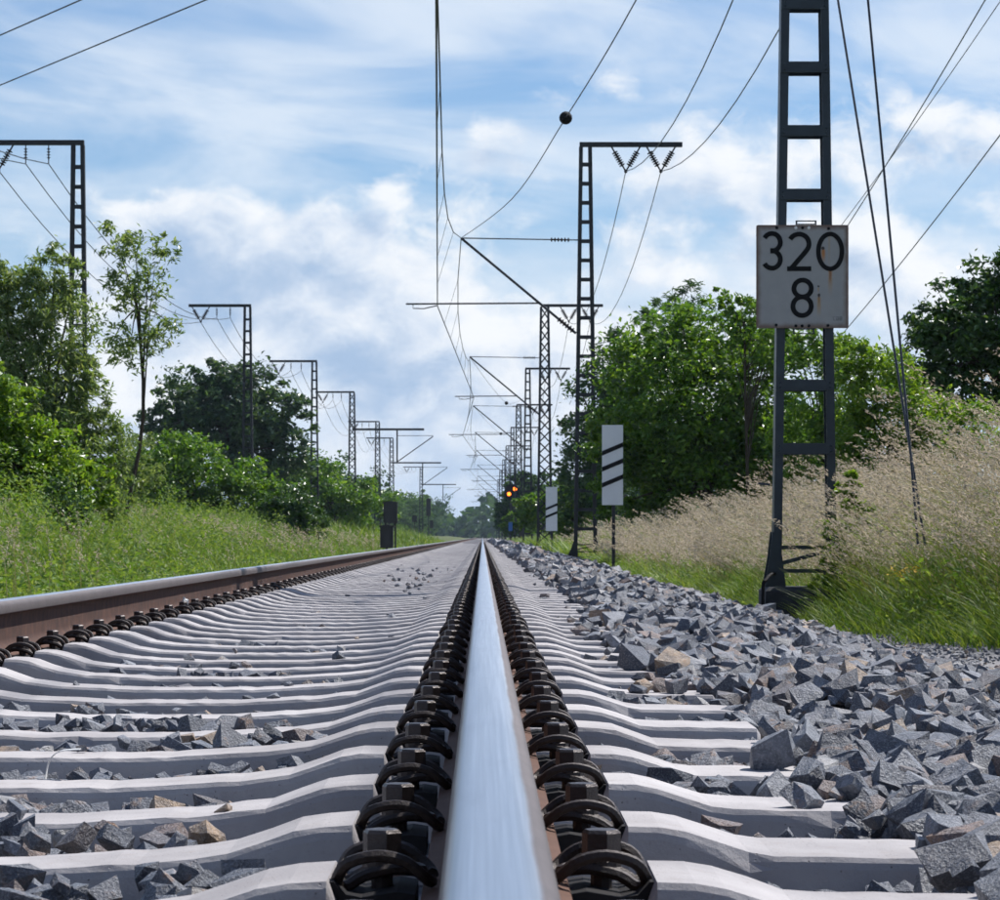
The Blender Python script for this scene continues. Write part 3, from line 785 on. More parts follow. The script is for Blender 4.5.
# ------------------------------------------------------------------ kilometre sign on the near mast
def mat_sign():
    m, t = new_mat('sign_enamel')
    tc = t.n('ShaderNodeTexCoord').outputs['Object']
    s = t.n('ShaderNodeSeparateXYZ'); t.set(s.inputs[0], tc)
    X, Z = s.outputs[0], s.outputs[2]
    n = t.noise(tc, 9, 5, .6); nf = t.noise(tc, 70, 5, .65)
    c = t.mix(n, (.25, .25, .25, 1), (.335, .33, .32, 1))
    c = t.mix(t.m('MULTIPLY', t.ss(nf, .5, .75), .25), c, (.35, .33, .31, 1))
    # dirt and rust along the rim
    ex = t.m('SUBTRACT', .352, t.m('ABSOLUTE', X)); ez = t.m('SUBTRACT', .393, t.m('ABSOLUTE', Z))
    e = t.m('ADD', t.m('MINIMUM', ex, ez), t.m('MULTIPLY', t.m('SUBTRACT', n, .5), .05))
    c = t.mix(t.m('MULTIPLY', t.ss(e, .05, .0), .92), c, (.12, .06, .035, 1))
    c = t.mix(t.m('MULTIPLY', t.ss(t.m('ADD', Z, t.m('MULTIPLY', n, .12)), -.26, -.42), .45), c, (.22, .17, .14, 1))
    def streak(x0, z0, ln, wd, k, cc):
        a = t.m('ABSOLUTE', t.m('ADD', t.m('SUBTRACT', X, x0), t.m('MULTIPLY', t.m('SUBTRACT', nf, .5), .012)))
        b = t.m('DIVIDE', t.m('SUBTRACT', z0, Z), ln)
        prof = t.m('MULTIPLY', t.ss(b, -.02, .03), t.ss(b, 1.0, .25))
        return t.m('MULTIPLY', t.m('MULTIPLY', t.ss(a, wd, wd * .25), prof), k)
    for (mx, my, ln, wd, k, cc) in ((575, 100, .33, .012, .35, (.36, .22, .08)), (583, 395, .22, .024, .55, (.36, .20, .06)), (583, 395, .12, .013, .9, (.24, .09, .02)),
                                    (530, 235, .115, .020, .95, (.42, .15, .02)), (497, 585, .10, .013, .95, (.10, .045, .02)), (497, 600, .18, .022, .6, (.38, .22, .08)), (493, 525, .05, .008, .7, (.36, .22, .08))):
        x0 = (mx - 370) / 1000; z0 = (441.5 - my) / 1000
        c = t.mix(streak(x0, z0, ln, wd, k, cc), c, (*cc, 1))
    for (mx, my, r) in ((527, 225, .016), (497, 582, .014), (493, 515, .009)):
        x0 = (mx - 370) / 1000; z0 = (441.5 - my) / 1000
        dd = t.m('SQRT', t.m('ADD', t.m('POWER', t.m('ABSOLUTE', t.m('SUBTRACT', X, x0)), 2), t.m('POWER', t.m('ABSOLUTE', t.m('SUBTRACT', Z, z0)), 2)))
        c = t.mix(t.ss(t.m('ADD', dd, t.m('MULTIPLY', t.m('SUBTRACT', nf, .5), .01)), r, r * .6), c, (.03, .016, .012, 1))
    b = t.n('ShaderNodeBsdfPrincipled', {'Base Color': c, 'Roughness': .45})
    finish(t, b.outputs[0]); return m
SD = 22.885
sc = P(802.3, 276.5, SD)
sign = thing('kilometre_sign', 'weathered white kilometre sign reading 320 over 8 on the near mast', 'sign', sc)
mb = MB(); r_ = .014; wx, wz = .352, .3935
ring = []
for (qx, qz, a0) in ((1, 1, 0), (-1, 1, 90), (-1, -1, 180), (1, -1, 270)):
    for a in (0, 30, 60, 90): ring.append((qx * (wx - r_) + r_ * math.cos(R(a0 + a)), qz * (wz - r_) + r_ * math.sin(R(a0 + a))))
mb.loft([[(x, y, z) for x, z in ring] for y in (-.003, .003)]); mb.build('panel', mat_sign(), sign)
def arc(cx_, cy_, rx, ry, a0, a1, n=20):
    return [(cx_ + rx * math.cos(R(a0 + (a1 - a0) * i / n)), cy_ + ry * math.sin(R(a0 + (a1 - a0) * i / n))) for i in range(n + 1)]
def stroke(mb, pts, wd, y0, y1, closed=False):
    """flat strip along pts given in millimetre picture coordinates (y down)"""
    q = [Vector(((x - 370) / 1000, (441.5 - y) / 1000)) for x, y in pts]; n = len(q); L = []; Rr = []
    for i in range(n):
        a = q[(i - 1) % n] if closed else q[max(i - 1, 0)]; b = q[(i + 1) % n] if closed else q[min(i + 1, n - 1)]
        t = (b - a).normalized(); nn = Vector((-t.y, t.x)) * wd / 2000
        L.append(q[i] + nn); Rr.append(q[i] - nn)
    vs = [(p.x, y0, p.y) for p in L] + [(p.x, y0, p.y) for p in Rr] + [(p.x, y1, p.y) for p in L] + [(p.x, y1, p.y) for p in Rr]
    fs = []; m = n if closed else n - 1
    for i in range(m):
        j = (i + 1) % n
        fs += [(i, j, n + j, n + i), (2 * n + i, 3 * n + i, 3 * n + j, 2 * n + j), (i, 2 * n + i, 2 * n + j, j), (n + i, n + j, 3 * n + j, 3 * n + i)]
    if not closed: fs += [(0, n, 3 * n, 2 * n), (n - 1, 3 * n - 1, 4 * n - 1, 2 * n - 1)]
    mb.add(vs, fs)
D0, D1 = -.0062, -.0032
m3 = MB()
stroke(m3, arc(138, 180, 64, 67, 208, 450), 37, D0, D1)
stroke(m3, arc(138, 311, 64, 67, 270, 512), 37, D0 - .0002, D1)
stroke(m3, [(126, 245), (150, 245)], 40, D0 - .0004, D1)
m3.build('digit', M['black'], sign)
m2 = MB(); a2 = arc(345, 192, 76, 74, 208, 390)
stroke(m2, a2 + [(400, 245), (290, 374)], 37, D0, D1); stroke(m2, [(254, 382), (438, 382)], 36, D0 - .0003, D1)
m2.build('digit', M['black'], sign)
m0 = MB(); stroke(m0, arc(582, 250, 90, 133, 0, 360, 44)[:-1], 35, D0, D1, True); m0.build('digit', M['black'], sign)
m8 = MB(); stroke(m8, arc(372, 533, 66, 64, 0, 360, 36)[:-1], 37, D0, D1, True); stroke(m8, arc(368, 668, 70, 71, 0, 360, 36)[:-1], 37, D0 - .0003, D1, True)
m8.build('digit', M['black'], sign)
grey = simple('faint_print', (.16, .16, .17), .6)
for k, ch in enumerate('CBB'):
    x0 = 605 + 25 * k; mm = MB()
    if ch == 'C': stroke(mm, [(x0 + 16, 748), (x0 + 2, 748), (x0 + 2, 774), (x0 + 16, 774)], 4, D0 + .001, D1)
    else:
        stroke(mm, [(x0 + 2, 748), (x0 + 2, 774)], 4, D0 + .001, D1)
        for yy in (748, 761, 774): stroke(mm, [(x0, yy), (x0 + 14, yy)], 4, D0 + .0008, D1)
        stroke(mm, [(x0 + 15, 749), (x0 + 15, 773)], 4, D0 + .0006, D1)
    mm.build('letter', grey, sign)
for (mx, my, mt) in ((320, 70, 'plastic'), (420, 70, 'plastic'), (372, 70, 'black'), (175, 70, 'black'), (570, 75, 'black'), (320, 818, 'black'), (368, 818, 'black'),
                     (420, 818, 'black'), (170, 812, 'black'), (565, 815, 'black')):
    mb = MB(); mb.lathe([(.012, 0), (.012, .003), (.008, .006)], ((mx - 370) / 1000, -.0032, (441.5 - my) / 1000), (0, -1, 0), 10); mb.build('bolt', M[mt], sign)
for (xa, xb, za, zb_) in ((320, 480, 12, 45), (300, 465, 838, 880)):
    mb = MB(); X0, X1 = (xa - 370) / 1000, (xb - 370) / 1000; Z0, Z1 = (441.5 - zb_) / 1000, (441.5 - za) / 1000
    mb.box(X0, X1, .008, .02, Z0, Z0 + .008); mb.box(X0, X1, .008, .02, Z1 - .008, Z1); mb.box(X0 + .001, X0 + .013, .0082, .0198, Z0, Z1); mb.box(X1 - .013, X1 - .001, .0082, .0198, Z0, Z1)
    mb.build('bracket', M['mast'], sign)
for z in (-.36, .36):
    mb = MB(); mb.box(-.24, .24, .004, .026, z - .014, z + .014); mb.build('rail_clamp', M['mast'], sign)

# ------------------------------------------------------------------ distant signal beacons (striped boards)
def beacon(label, px, pyt, pyb, d, wpx, stripes, gzv):
    c = P(px, (pyt + pyb) / 2, d); h = (pyb - pyt) * d / F / 2; wd = wpx * d / F / 2
    r = thing('striped_beacon', label, 'sign', (c.x, d, gzv), 'striped beacon boards')
    lz = c.z - gzv
    mb = MB(); mb.box(-wd, wd, -.012, .012, lz - h, lz + h); mb.build('board', M['white'], r)
    for u in stripes:
        z = lz + h - u * 2 * h; s = .42 * wd; t = .058 * 2 * h / 2
        mb = MB(); mb.loft([[(-wd, y, z - s - t), (wd, y, z + s - t), (wd, y, z + s + t), (-wd, y, z - s + t)] for y in (-.018, -.0125)]); mb.build('stripe', M['black'], r)
    mb = MB(); mb.bar((.02, .04, 0), (.02, .04, lz + h * .9), .06); mb.build('post', M['mast_far'], r)
    return r
beacon('white board with three black diagonal stripes on a dark post', 612.5, 425, 505, 54, 21, (.30, .50, .70), -.42)
beacon('smaller white board with two black diagonal stripes behind the lattice mast', 551.5, 487, 531, 99, 11.5, (.45, .63), -.42)

# ------------------------------------------------------------------ signals and boxes
def place_ground(px, d): return Vector((CX + (px - VX) * d / F, d, 0))
g = place_ground(511.5, 245)
r = thing('signal', 'distant signal with two glowing amber lamps set diagonally', 'signal', (g.x, 245, -.4))
mb = MB(); mb.bar((0, .1, 0), (0, .1, 4.4), .14); mb.build('post', M['mast_far'], r)
mb = MB(); ring = []
for i in range(16):
    a = 2 * math.pi * i / 16; ring.append((.62 * math.cos(a), 4.25 + .62 * math.sin(a)))
mb.loft([[(x, y, z) for x, z in ring] for y in (-.06, .02)]); hd = mb.build('signal_head', M['black'], r)
for (px, py) in ((509, 494), (515, 489)):
    q = P(px, py, 245); mb = MB(); mb.lathe([(.16, 0), (.16, .03), (.1, .06)], (q.x - g.x, -.062, q.z + .4), (0, -1, 0), 12); mb.build('lamp', M['amber'], hd)
def cabinet(name, label, px, pyt, pyb, d, wpx, dep=.4, posts=False, cat='cabinet'):
    a = P(px - wpx / 2, pyt, d); b = P(px + wpx / 2, pyb, d); gzv = float(gz(a.x))
    r = thing(name, label, cat, ((a.x + b.x) / 2, d, gzv)); hw_ = (b.x - a.x) / 2; z0 = b.z - gzv; z1 = a.z - gzv
    mb = MB(); mb.box(-hw_, hw_, -dep / 2, dep / 2, z0, z1); mb.build('housing', M['dark_box'], r)
    mb = MB(); mb.loft([[(-hw_ - .04, y, z1), (hw_ + .04, y, z1), (hw_ + .04, y, z1 + .03), (0, y, z1 + .08), (-hw_ - .04, y, z1 + .03)] for y in (-dep / 2 - .04, dep / 2 + .04)]); mb.build('lid', M['dark_box'], r)
    mb = MB(); mb.box(-hw_ + .03, hw_ - .03, -dep / 2 - .012, -dep / 2 - .002, z0 + .03, z1 - .03); dr = mb.build('door', M['dark_box'], r)
    mb = MB(); mb.bar((hw_ * .6, -dep / 2 - .03, (z0 + z1) / 2 - .06), (hw_ * .6, -dep / 2 - .03, (z0 + z1) / 2 + .06), .02); mb.build('handle', M['mast_far'], dr)
    for s in ((-1, 1) if posts else (0,)):
        mb = MB(); mb.bar((s * hw_ * .7, 0, -.1), (s * hw_ * .7, 0, z0), .07); mb.build('post', M['mast_far'], r)
    return r
cabinet('trackside_cabinet', 'low black trackside box just beyond the rusty rail', 386.8, 527, 548, 92, 13)
cabinet('signal_box', 'dark brown trackside box on two posts above the low black one', 390.5, 503, 523, 118, 14, posts=True)
cabinet('transformer_box', 'dark box fixed low on the lattice mast with the long beam', 357.5, 502, 512, 196, 9)
cabinet('transformer_box', 'small dark box beside the far lattice mast', 414.5, 516, 522, 330, 5)
for k, (px, pyt, pyb, d, lab) in enumerate(((428.5, 499, 516, 320, 'tall black signal head on a thin post far along the verge'), (431.5, 521, 528, 320, 'short black signal head beside the tall one'))):
    r = cabinet('line_signal', lab, px, pyt, pyb, d, 4.5 - k, cat='signal')
q = P(510.5, 527, 150)
r = thing('marker_board', 'tiny blue marker board low beside the far masts', 'sign', (q.x, 150, -.42))
mb = MB(); mb.box(-.10, .10, -.01, .01, q.z + .22, q.z + .66); mb.build('board', M['blue'], r)
mb = MB(); mb.bar((0, .03, 0), (0, .03, q.z + .6), .05); mb.build('post', M['mast_far'], r)

# ------------------------------------------------------------------ wires
def sag(a, b, s, n=14):
    a, b = Vector(a), Vector(b)
    return [a.lerp(b, i / n) - Vector((0, 0, 4 * s * (i / n) * (1 - i / n))) for i in range(n + 1)]
def wire(name, label, pts, r=.011, cat='wire', group=None):
    o = MB().tube(pts, r, 5).build(name, M['wire'], None, True)
    return tag(o, label, cat, group)
ds = [-27] + [m_[1] for m_ in right]
# contact wire, messenger wire and droppers over the track
cpts, mpts, drops = [], [], []
for i in range(len(ds) - 1):
    a, b = ds[i], ds[i + 1]; xa, xb = CATX(i - 1), CATX(i)
    n = 8
    for k in range(n + (i == len(ds) - 2)):
        t = k / n; y = a + (b - a) * t
        c = Vector((xa + (xb - xa) * t, y, 6.05)); m_ = Vector((-.55, y, 7.77 - 4 * 1.2 * t * (1 - t)))
        m_.x = -.55 + (c.x + .55) * .6 * 4 * t * (1 - t)
        cpts.append(c); mpts.append(m_)
        if k in (1, 2, 3, 4, 5, 6, 7) and y < 260: drops.append((c, m_))
wire('contact_wire', 'lowest overhead wire hung along the middle of the track', cpts, .014)
mw = wire('messenger_wire', 'sagging carrier wire above the contact wire with thin droppers', mpts, .012)
for c, m_ in drops: MB().tube([c, m_], .006, 4).build('dropper', M['wire'], mw)
# feeder wires on the arms
fz = lambda i: right[i][3] - .62
for nm, fx, lab in (('feeder_wire', FX1, 'feeder wire from the inner hanging insulators of the ballast-side masts'), ('feeder_wire', FX2, 'feeder wire from the outer hanging insulators of the ballast-side masts')):
    pts = sag((fx, -27, 9.3), (fx, right[0][1], 9.28), 1.3)
    for i in range(len(right) - 1):
        pts = pts[:-1] + sag((fx, right[i][1], right[i][3] - .62), (fx, right[i + 1][1], right[i + 1][3] - .62), 1.45 if i == 0 else 1.3)
    wire(nm, lab, pts, .011)
for off_, zz, lab in ((-1.95, -.62, 'feeder wire from the hanging insulators at the outer ends of the verge-side arms'), (-1.28, -.46, 'first of the twin wires under the verge-side arms'), (-.72, -.46, 'second of the twin wires under the verge-side arms')):
    pts = sag((left[0][0] + off_, 22, 9.8 + zz), (left[0][0] + off_, left[0][1], left[0][3] + zz), 1.3)
    for i in range(len(left) - 1):
        A, B = left[i], left[i + 1]
        pts = pts[:-1] + sag((A[0] + off_, A[1], A[3] + zz), (B[0] + off_, B[1], B[3] + zz), 1.2)
    wire('feeder_wire', lab, pts, .013)
# bracing wires with a round ball, from the cantilever tips back to the masts
for i in (0, 1, 2):
    A = Vector((-.55, right[i + 1][1], 7.77)); 
    if i == 0:
        pts = catmull([A, (.55, 57, 6.62), (1.22, 44.3, 6.385), (1.76, 34.6, 6.385), (2.33, 23.0, 6.62)], 6); ball = Vector((1.22, 44.3, 6.385))
    else:
        B = Vector((2.40, right[i + 2][1], 8.2)); Y = right[i + 1][1]; A = Vector((-.55, Y, 7.77)); ball = Vector((1.25, Y + 32, 7.25))
        pts = catmull([A, A.lerp(ball, .5) - Vector((0, 0, .12)), ball, ball.lerp(B, .5) - Vector((0, 0, .1)), B], 5)
    lab = ['wire with a black ball sloping down to the tip of the nearest visible cantilever', 'wire with a black ball just beyond the nearest visible cantilever', 'wire with a tiny black ball beside the crossed lattice mast'][i]
    o = wire('ball_wire', lab, pts, .009)
    bs = MB(); bs.lathe([(.02, -.10), (.06, -.085), (.09, -.045), (.098, 0), (.09, .045), (.06, .085), (.02, .10)], ball, (0, 1, .1), 14)
    bs.build('ball', M['black'], o, True)
# stays of the near mast
wire('stay_wire', 'stay wire running from the near mast down into the grass, the outer one', [(2.55, 23.0, 9.2), P(868, 0, 20.9), P(912, 470, 19.7), P(918, 545, 19.5)], .009)
wire('stay_wire', 'stay wire running from the near mast down into the grass, the inner one', [(2.55, 23.0, 5.9), P(838, 0, 21.9), P(915, 480, 19.8), P(925, 545, 19.6)], .009)
# lines further right and a line crossing overhead
for (a, b, lab, rr) in (((985, 0, 59.7), (848, 225, 82), 'power line wire sloping behind the sign, upper one of the pair', .014), ((1001, 0, 59), (846, 219, 82.5), 'power line wire sloping behind the sign, fainter one of the pair', .010),
                    ((1000, 135, 58), (850, 325, 82), 'single wire sloping down behind the lower corner of the sign', .013)):
    A, B = P(*a), P(*b); dv = B - A
    pts = [A - dv * 1.5 + Vector((0, 0, 2.2)), A - dv * .6 + Vector((0, 0, .5)), A, B, B + dv * .6 + Vector((0, 0, .5)), B + dv * 2.0 + Vector((0, 0, 3.4))]
    wire('power_line', lab, catmull(pts, 6), rr)
for (a, b, lab) in (((0, 85, 79.6), (205, 0, 67), 'lower wire crossing the upper corner of the sky above the willow'), ((0, 35, 72), (80, 0, 67), 'upper wire crossing the corner of the sky above the willow')):
    A, B = P(*a), P(*b); dv = B - A
    wire('power_line', lab, [A - dv * 6, A, B, B + dv * 5], .018)

# ------------------------------------------------------------------ leaves, trees, shrubs
def leaf_mesh(C, size, rngl, up=.3, aspect=.5, droop=None, along=None):
    """one folded diamond per centre"""
    n = len(C)
    nrm = rngl.normal(size=(n, 3)); nrm /= np.linalg.norm(nrm, axis=1)[:, None]; nrm[:, 2] = np.abs(nrm[:, 2]) + up
    nrm /= np.linalg.norm(nrm, axis=1)[:, None]
    a = rngl.normal(size=(n, 3))
    if droop is not None: a = a * .6 + np.array(droop)
    if along is not None: a = a * .35 + along
    a -= nrm * (a * nrm).sum(1)[:, None]; a /= np.linalg.norm(a, axis=1)[:, None] + 1e-9
    b = np.cross(nrm, a)
    s = (size * rngl.uniform(.6, 1.3, n))[:, None]
    fold = nrm * s * .10
    V = np.stack([C - a * s * .5, C + b * s * aspect * .5 + fold, C + a * s * .5, C - b * s * aspect * .5 + fold], 1).reshape(-1, 3)
    i = np.arange(n) * 4
    return V, np.concatenate([np.stack([i, i + 1, i + 2], 1), np.stack([i, i + 2, i + 3], 1)])

def crown_points(blobs, n, rngl, clump=.30, per=70, inner=.25):
    """blobs: list of (centre, radii); returns leaf centres gathered in clumps, and clump centres"""
    wts = np.array([(r[0] * r[1] + r[0] * r[2] + r[1] * r[2]) for _, r in blobs]); wts = wts / wts.sum()
    nc = max(8, n // per); which = rngl.choice(len(blobs), nc, p=wts)
    d = rngl.normal(size=(nc, 3)); d /= np.linalg.norm(d, axis=1)[:, None]
    rr = np.where(rngl.random(nc) < inner, rngl.uniform(.2, .7, nc), rngl.uniform(.7, 1.06, nc))
    cen = np.array([b[0][:] for b in blobs])[which]; rad = np.array([b[1] for b in blobs])[which]
    CC = cen + d * rad * rr[:, None]
    cs = clump * rad.min(1) * rngl.uniform(.5, 1.25, nc)
    k = rngl.integers(0, nc, n)
    off = rngl.normal(size=(n, 3)) * np.array([.55, .55, .42]) * cs[k][:, None]
    return CC[k] + off, CC

def limb_mesh(mb, base, fork, tips, r0, rngl, seg=6, low=.45):
    base = Vector(base); fork = Vector(fork)
    mid = base.lerp(fork, .5) + Vector((rngl.normal() * .06, rngl.normal() * .06, 0)) * (fork - base).length
    tr = catmull([base, mid, fork], 4); mb.tube(tr, [r0 * (1 - .45 * i / (len(tr) - 1)) for i in range(len(tr))], seg)
    for t in tips:
        t = Vector(t); k = rngl.uniform(low, 1.0); s = tr[int(k * (len(tr) - 1))]
        m_ = s.lerp(t, .5) + Vector((0, 0, .12 * (t - s).length))
        pp = catmull([s, m_, t], 3); rr = r0 * rngl.uniform(.28, .5)
        mb.tube(pp, [rr * (1 - .85 * i / (len(pp) - 1)) for i in range(len(pp))], 5)

def tree(name, label, d, blobs_px, n, leaf, mat, seed, base=None, r0=.09, clump=.30, per=70, up=.3, aspect=.5, droop=None, bark='bark', depth=1.0, group=None, inner=.25, cat='tree', ntips=26, dens=1.75, grow=1.14, low=.45):
    n = int(n * dens); leaf = leaf * grow
    rngl = np.random.default_rng(seed); blobs = []
    for (cx_, cy_, rx, ry, *dd) in blobs_px:
        c = P(cx_, cy_, d + (dd[0] if dd else 0)); k = d / F
        blobs.append((c, (rx * k, min(rx, ry * 1.2) * k * depth, ry * k)))
    bx = np.mean([b[0].x for b in blobs]) if base is None else P(base, VY, d).x
    b0 = Vector((bx, d, float(gz(bx)) - .05))
    root = thing(name, label, cat, b0, group)
    C, CC = crown_points(blobs, n, rngl, clump, per, inner)
    C[:, 2] = np.maximum(C[:, 2], gz(C[:, 0]) + .03)
    V, T = leaf_mesh(C - np.array(b0), leaf, rngl, up, aspect, droop)
    me = mesh_np('crown', V, tris=T); me.materials.append(mat); obj('crown', me, root)
    mb = MB(); ctr = np.mean([np.array(b[0][:]) for b in blobs], 0) - np.array(b0)
    tips = (CC - np.array(b0))[rngl.choice(len(CC), min(ntips, len(CC)), replace=False)]
    limb_mesh(mb, (0, 0, 0), ctr, tips, r0, rngl, low=low); mb.build('trunk', M[bark], root, True)
    return root

# right-hand side
tree('leafy_tree', 'broad bright green leafy tree behind the three-stripe board', 64,
     [(700, 405, 105, 95), (635, 455, 50, 62), (785, 430, 62, 85), (668, 352, 48, 45), (745, 345, 48, 45), (712, 468, 110, 48), (610, 500, 24, 30), (660, 505, 50, 28), (770, 495, 60, 34)], 26000, .125, M['leaf_mid'], 1, r0=.14, clump=.22, per=55, depth=.8, inner=.45)
tree('willow_sapling', 'feathery willow tops blown sideways above the leafy tree', 68, [(652, 312, 16, 22), (685, 305, 20, 22), (668, 340, 30, 26)], 1300, .16, M['leaf_blue'], 2, base=675, r0=.04, aspect=.18, droop=(-1.2, 0, .5), per=40, bark='bark_grey')
tree('sapling', 'thin light green sapling sticking up beside the sign', 62, [(726, 300, 22, 14), (742, 318, 30, 22), (765, 345, 34, 30)], 1500, .11, M['leaf_mid'], 3, base=750, r0=.04, per=30)
tree('dark_tree', 'dark dense tree standing just behind the two-insulator mast', 112, [(618, 365, 36, 40), (600, 420, 38, 55), (585, 475, 32, 45), (640, 410, 45, 60)], 9000, .20, M['leaf_dark'], 4, r0=.18, clump=.3)
tree('oak_tree', 'tall dark tree at the edge of the picture behind the tall grass', 50, [(985, 345, 78, 72), (1040, 310, 80, 75), (930, 385, 50, 52), (985, 290, 32, 30), (950, 330, 36, 30), (1060, 400, 90, 80)], 19000, .115, M['leaf_dark'], 5, base=1030, r0=.16, clump=.24, per=60, depth=.7, inner=.4)
tree('robinia_shrub', 'light yellow-green shrub between the near mast and the dark tree', 44, [(880, 395, 42, 50), (858, 435, 30, 50), (915, 425, 45, 45), (850, 360, 22, 26), (960, 440, 55, 40), (880, 470, 60, 35)], 12000, .085, M['leaf_bright'], 6, r0=.05, clump=.28, per=45, aspect=.42, cat='shrub')
tree('willow_shrub', 'loose pale shrub showing through the near mast', 52, [(835, 385, 32, 55), (815, 345, 22, 25), (845, 455, 36, 45), (800, 440, 30, 50)], 5000, .10, M['leaf_mid'], 7, r0=.04, clump=.3, per=35, aspect=.35, cat='shrub')
tree('bramble', 'bramble climbing the outer leg of the near mast', 22.75, [(838, 560, 18, 42), (848, 500, 12, 32), (828, 590, 20, 18), (862, 540, 20, 40)], 1500, .055, M['leaf_bright'], 8, r0=.01, clump=.4, per=22, cat='shrub', depth=.6, ntips=16)
tree('low_shrub', 'green shrubs beneath the two-stripe board beside the ballast', 150, [(545, 512, 22, 22), (562, 505, 16, 28), (525, 515, 14, 20)], 3500, .22, M['leaf_mid'], 9, r0=.05, cat='shrub')
tree('low_shrub', 'yellow-green shrub at the foot of the crossed lattice mast', 112, [(566, 520, 16, 20), (580, 512, 14, 24)], 2200, .17, M['leaf_bright'], 10, r0=.05, cat='shrub')
tree('far_tree', 'dark shrubby tree behind the amber signal', 270, [(520, 500, 18, 28), (508, 515, 13, 18), (535, 495, 14, 28)], 3500, .42, M['leaf_far_c'], 19, r0=.1)
tree('far_tree', 'low green shrub under the amber signal', 225, [(514, 523, 12, 11), (528, 522, 14, 13)], 2200, .30, M['leaf_far_b'], 20, r0=.06)
# left-hand side
tree('willow_tree', 'big silvery green willow at the edge of the verge', 50, [(38, 330, 52, 60), (25, 400, 68, 70), (82, 400, 28, 55), (58, 280, 26, 36), (8, 300, 36, 45), (55, 455, 72, 55), (105, 450, 24, 45), (80, 495, 60, 30)], 21000, .115, M['leaf_willow'], 11, base=50, r0=.08, clump=.30, per=45, aspect=.28, droop=(.2, 0, -.8), depth=.8, bark='bark_grey', dens=1.35)
tree('slender_tree', 'slender airy tree with a thin bent trunk beside the willow', 53, [(128, 240, 22, 26), (140, 290, 30, 32), (160, 330, 22, 24), (112, 300, 18, 30), (165, 250, 14, 16), (130, 345, 28, 24), (105, 235, 12, 18)], 2600, .11, M['leaf_willow'], 12, base=118, r0=.045, clump=.42, per=20, aspect=.34, droop=(0, 0, -.6), bark='bark', inner=.3, dens=1.05, ntips=12, low=.6)
tree('bright_shrub', 'bright green leafy shrub at the picture edge below the willow', 43, [(15, 440, 38, 62), (50, 470, 42, 40), (-20, 420, 40, 70), (85, 480, 32, 30), (30, 505, 60, 28), (0, 490, 50, 30)], 9000, .095, M['leaf_bright'], 13, r0=.05, clump=.27, per=45, cat='shrub')
tree('round_tree', 'large round dark tree behind the second verge-side mast', 152, [(200, 415, 52, 48), (245, 410, 52, 46), (285, 430, 30, 45), (165, 430, 28, 40), (225, 385, 40, 26), (250, 455, 65, 40)], 15000, .27, M['leaf_blue'], 14, r0=.22, clump=.26, per=55, depth=.7, inner=.3)
tree('hedge_bush', 'wide dense green bush in front of the round dark tree', 100, [(185, 485, 58, 48), (235, 492, 42, 36), (140, 490, 38, 40), (165, 460, 34, 28), (270, 500, 32, 26), (180, 515, 80, 22)], 13000, .15, M['leaf_mid'], 15, r0=.08, clump=.25, per=60, cat='bush', inner=.4)
tree('round_bush', 'small dark round bush standing alone near the rusty rail', 80, [(292, 508, 27, 26), (306, 524, 20, 24), (276, 520, 22, 20)], 4800, .10, M['leaf_dark'], 16, r0=.05, clump=.3, cat='bush')
tree('weed_sapling', 'small dark leafy sapling in the grass below the willow', 38, [(68, 505, 20, 22), (75, 525, 12, 22), (58, 488, 14, 16)], 900, .06, M['leaf_dark'], 17, r0=.015, clump=.35, per=22, cat='sapling')
tree('low_shrub', 'green bushes below the third verge-side mast', 175, [(330, 500, 28, 34), (365, 505, 30, 28), (300, 490, 30, 36)], 5500, .26, M['leaf_mid'], 18, r0=.08, cat='shrub')
tree('low_shrub', 'pale grey-green shrub between the slender tree and the hedge', 62, [(140, 465, 24, 34), (118, 490, 26, 26)], 2600, .09, M['leaf_willow'], 21, r0=.03, cat='shrub', aspect=.3)
# far rows: three prototypes, copied
def far_proto(seed, mat, label, group):
    rngl = np.random.default_rng(seed)
    root = thing('row_tree', label, 'tree', (0, 0, 0), group)
    blobs = [(Vector((rngl.normal() * 1.5, rngl.normal() * 1.5, 4 + rngl.normal() * 1.0)), (2.4, 2.4, 2.2)) for _ in range(5)] + [(Vector((0, 0, 2)), (3, 3, 2))]
    C, CC = crown_points(blobs, 3200, rngl, .3, 50, .3); C[:, 2] = np.maximum(C[:, 2], .1)
    V, T = leaf_mesh(C, .42, rngl); me = mesh_np('crown', V, tris=T); me.materials.append(mat); obj('crown', me, root)
    mb = MB(); limb_mesh(mb, (0, 0, -.3), (0, 0, 4), CC[:12], .2, rngl); mb.build('trunk', M['bark'], root, True)
    return root
GL, GRr = 'far trees in the row along the verge', 'far trees in the row beyond the ballast shoulder'
LL, LR = 'small far tree in the hazy row along the grassy verge', 'small far tree in the hazy row beyond the ballast shoulder'
protos = [far_proto(51, M['leaf_far_a'], LL, GL), far_proto(52, M['leaf_far_b'], LL, GL), far_proto(53, M['leaf_far_c'], LL, GL)]
rt = random.Random(8); used = [False] * 3
spots = []
for i in range(34):
    d = 190 + i * 20 + rt.uniform(-7, 7); spots.append((-13.5 - rt.uniform(0, 6) - i * .10 + (i > 16) * 2, d, rt.uniform(.75, 1.05) + i * .012, LL, GL))
for i in range(26):
    d = 330 + i * 22 + rt.uniform(-7, 7); spots.append((7.2 + rt.uniform(0, 4), d, rt.uniform(.7, 1.05) + i * .012, LR, GRr))
for i in range(8):
    spots.append((9 + rt.uniform(0, 6), 140 + i * 22, rt.uniform(.7, 1.0), LR, GRr))
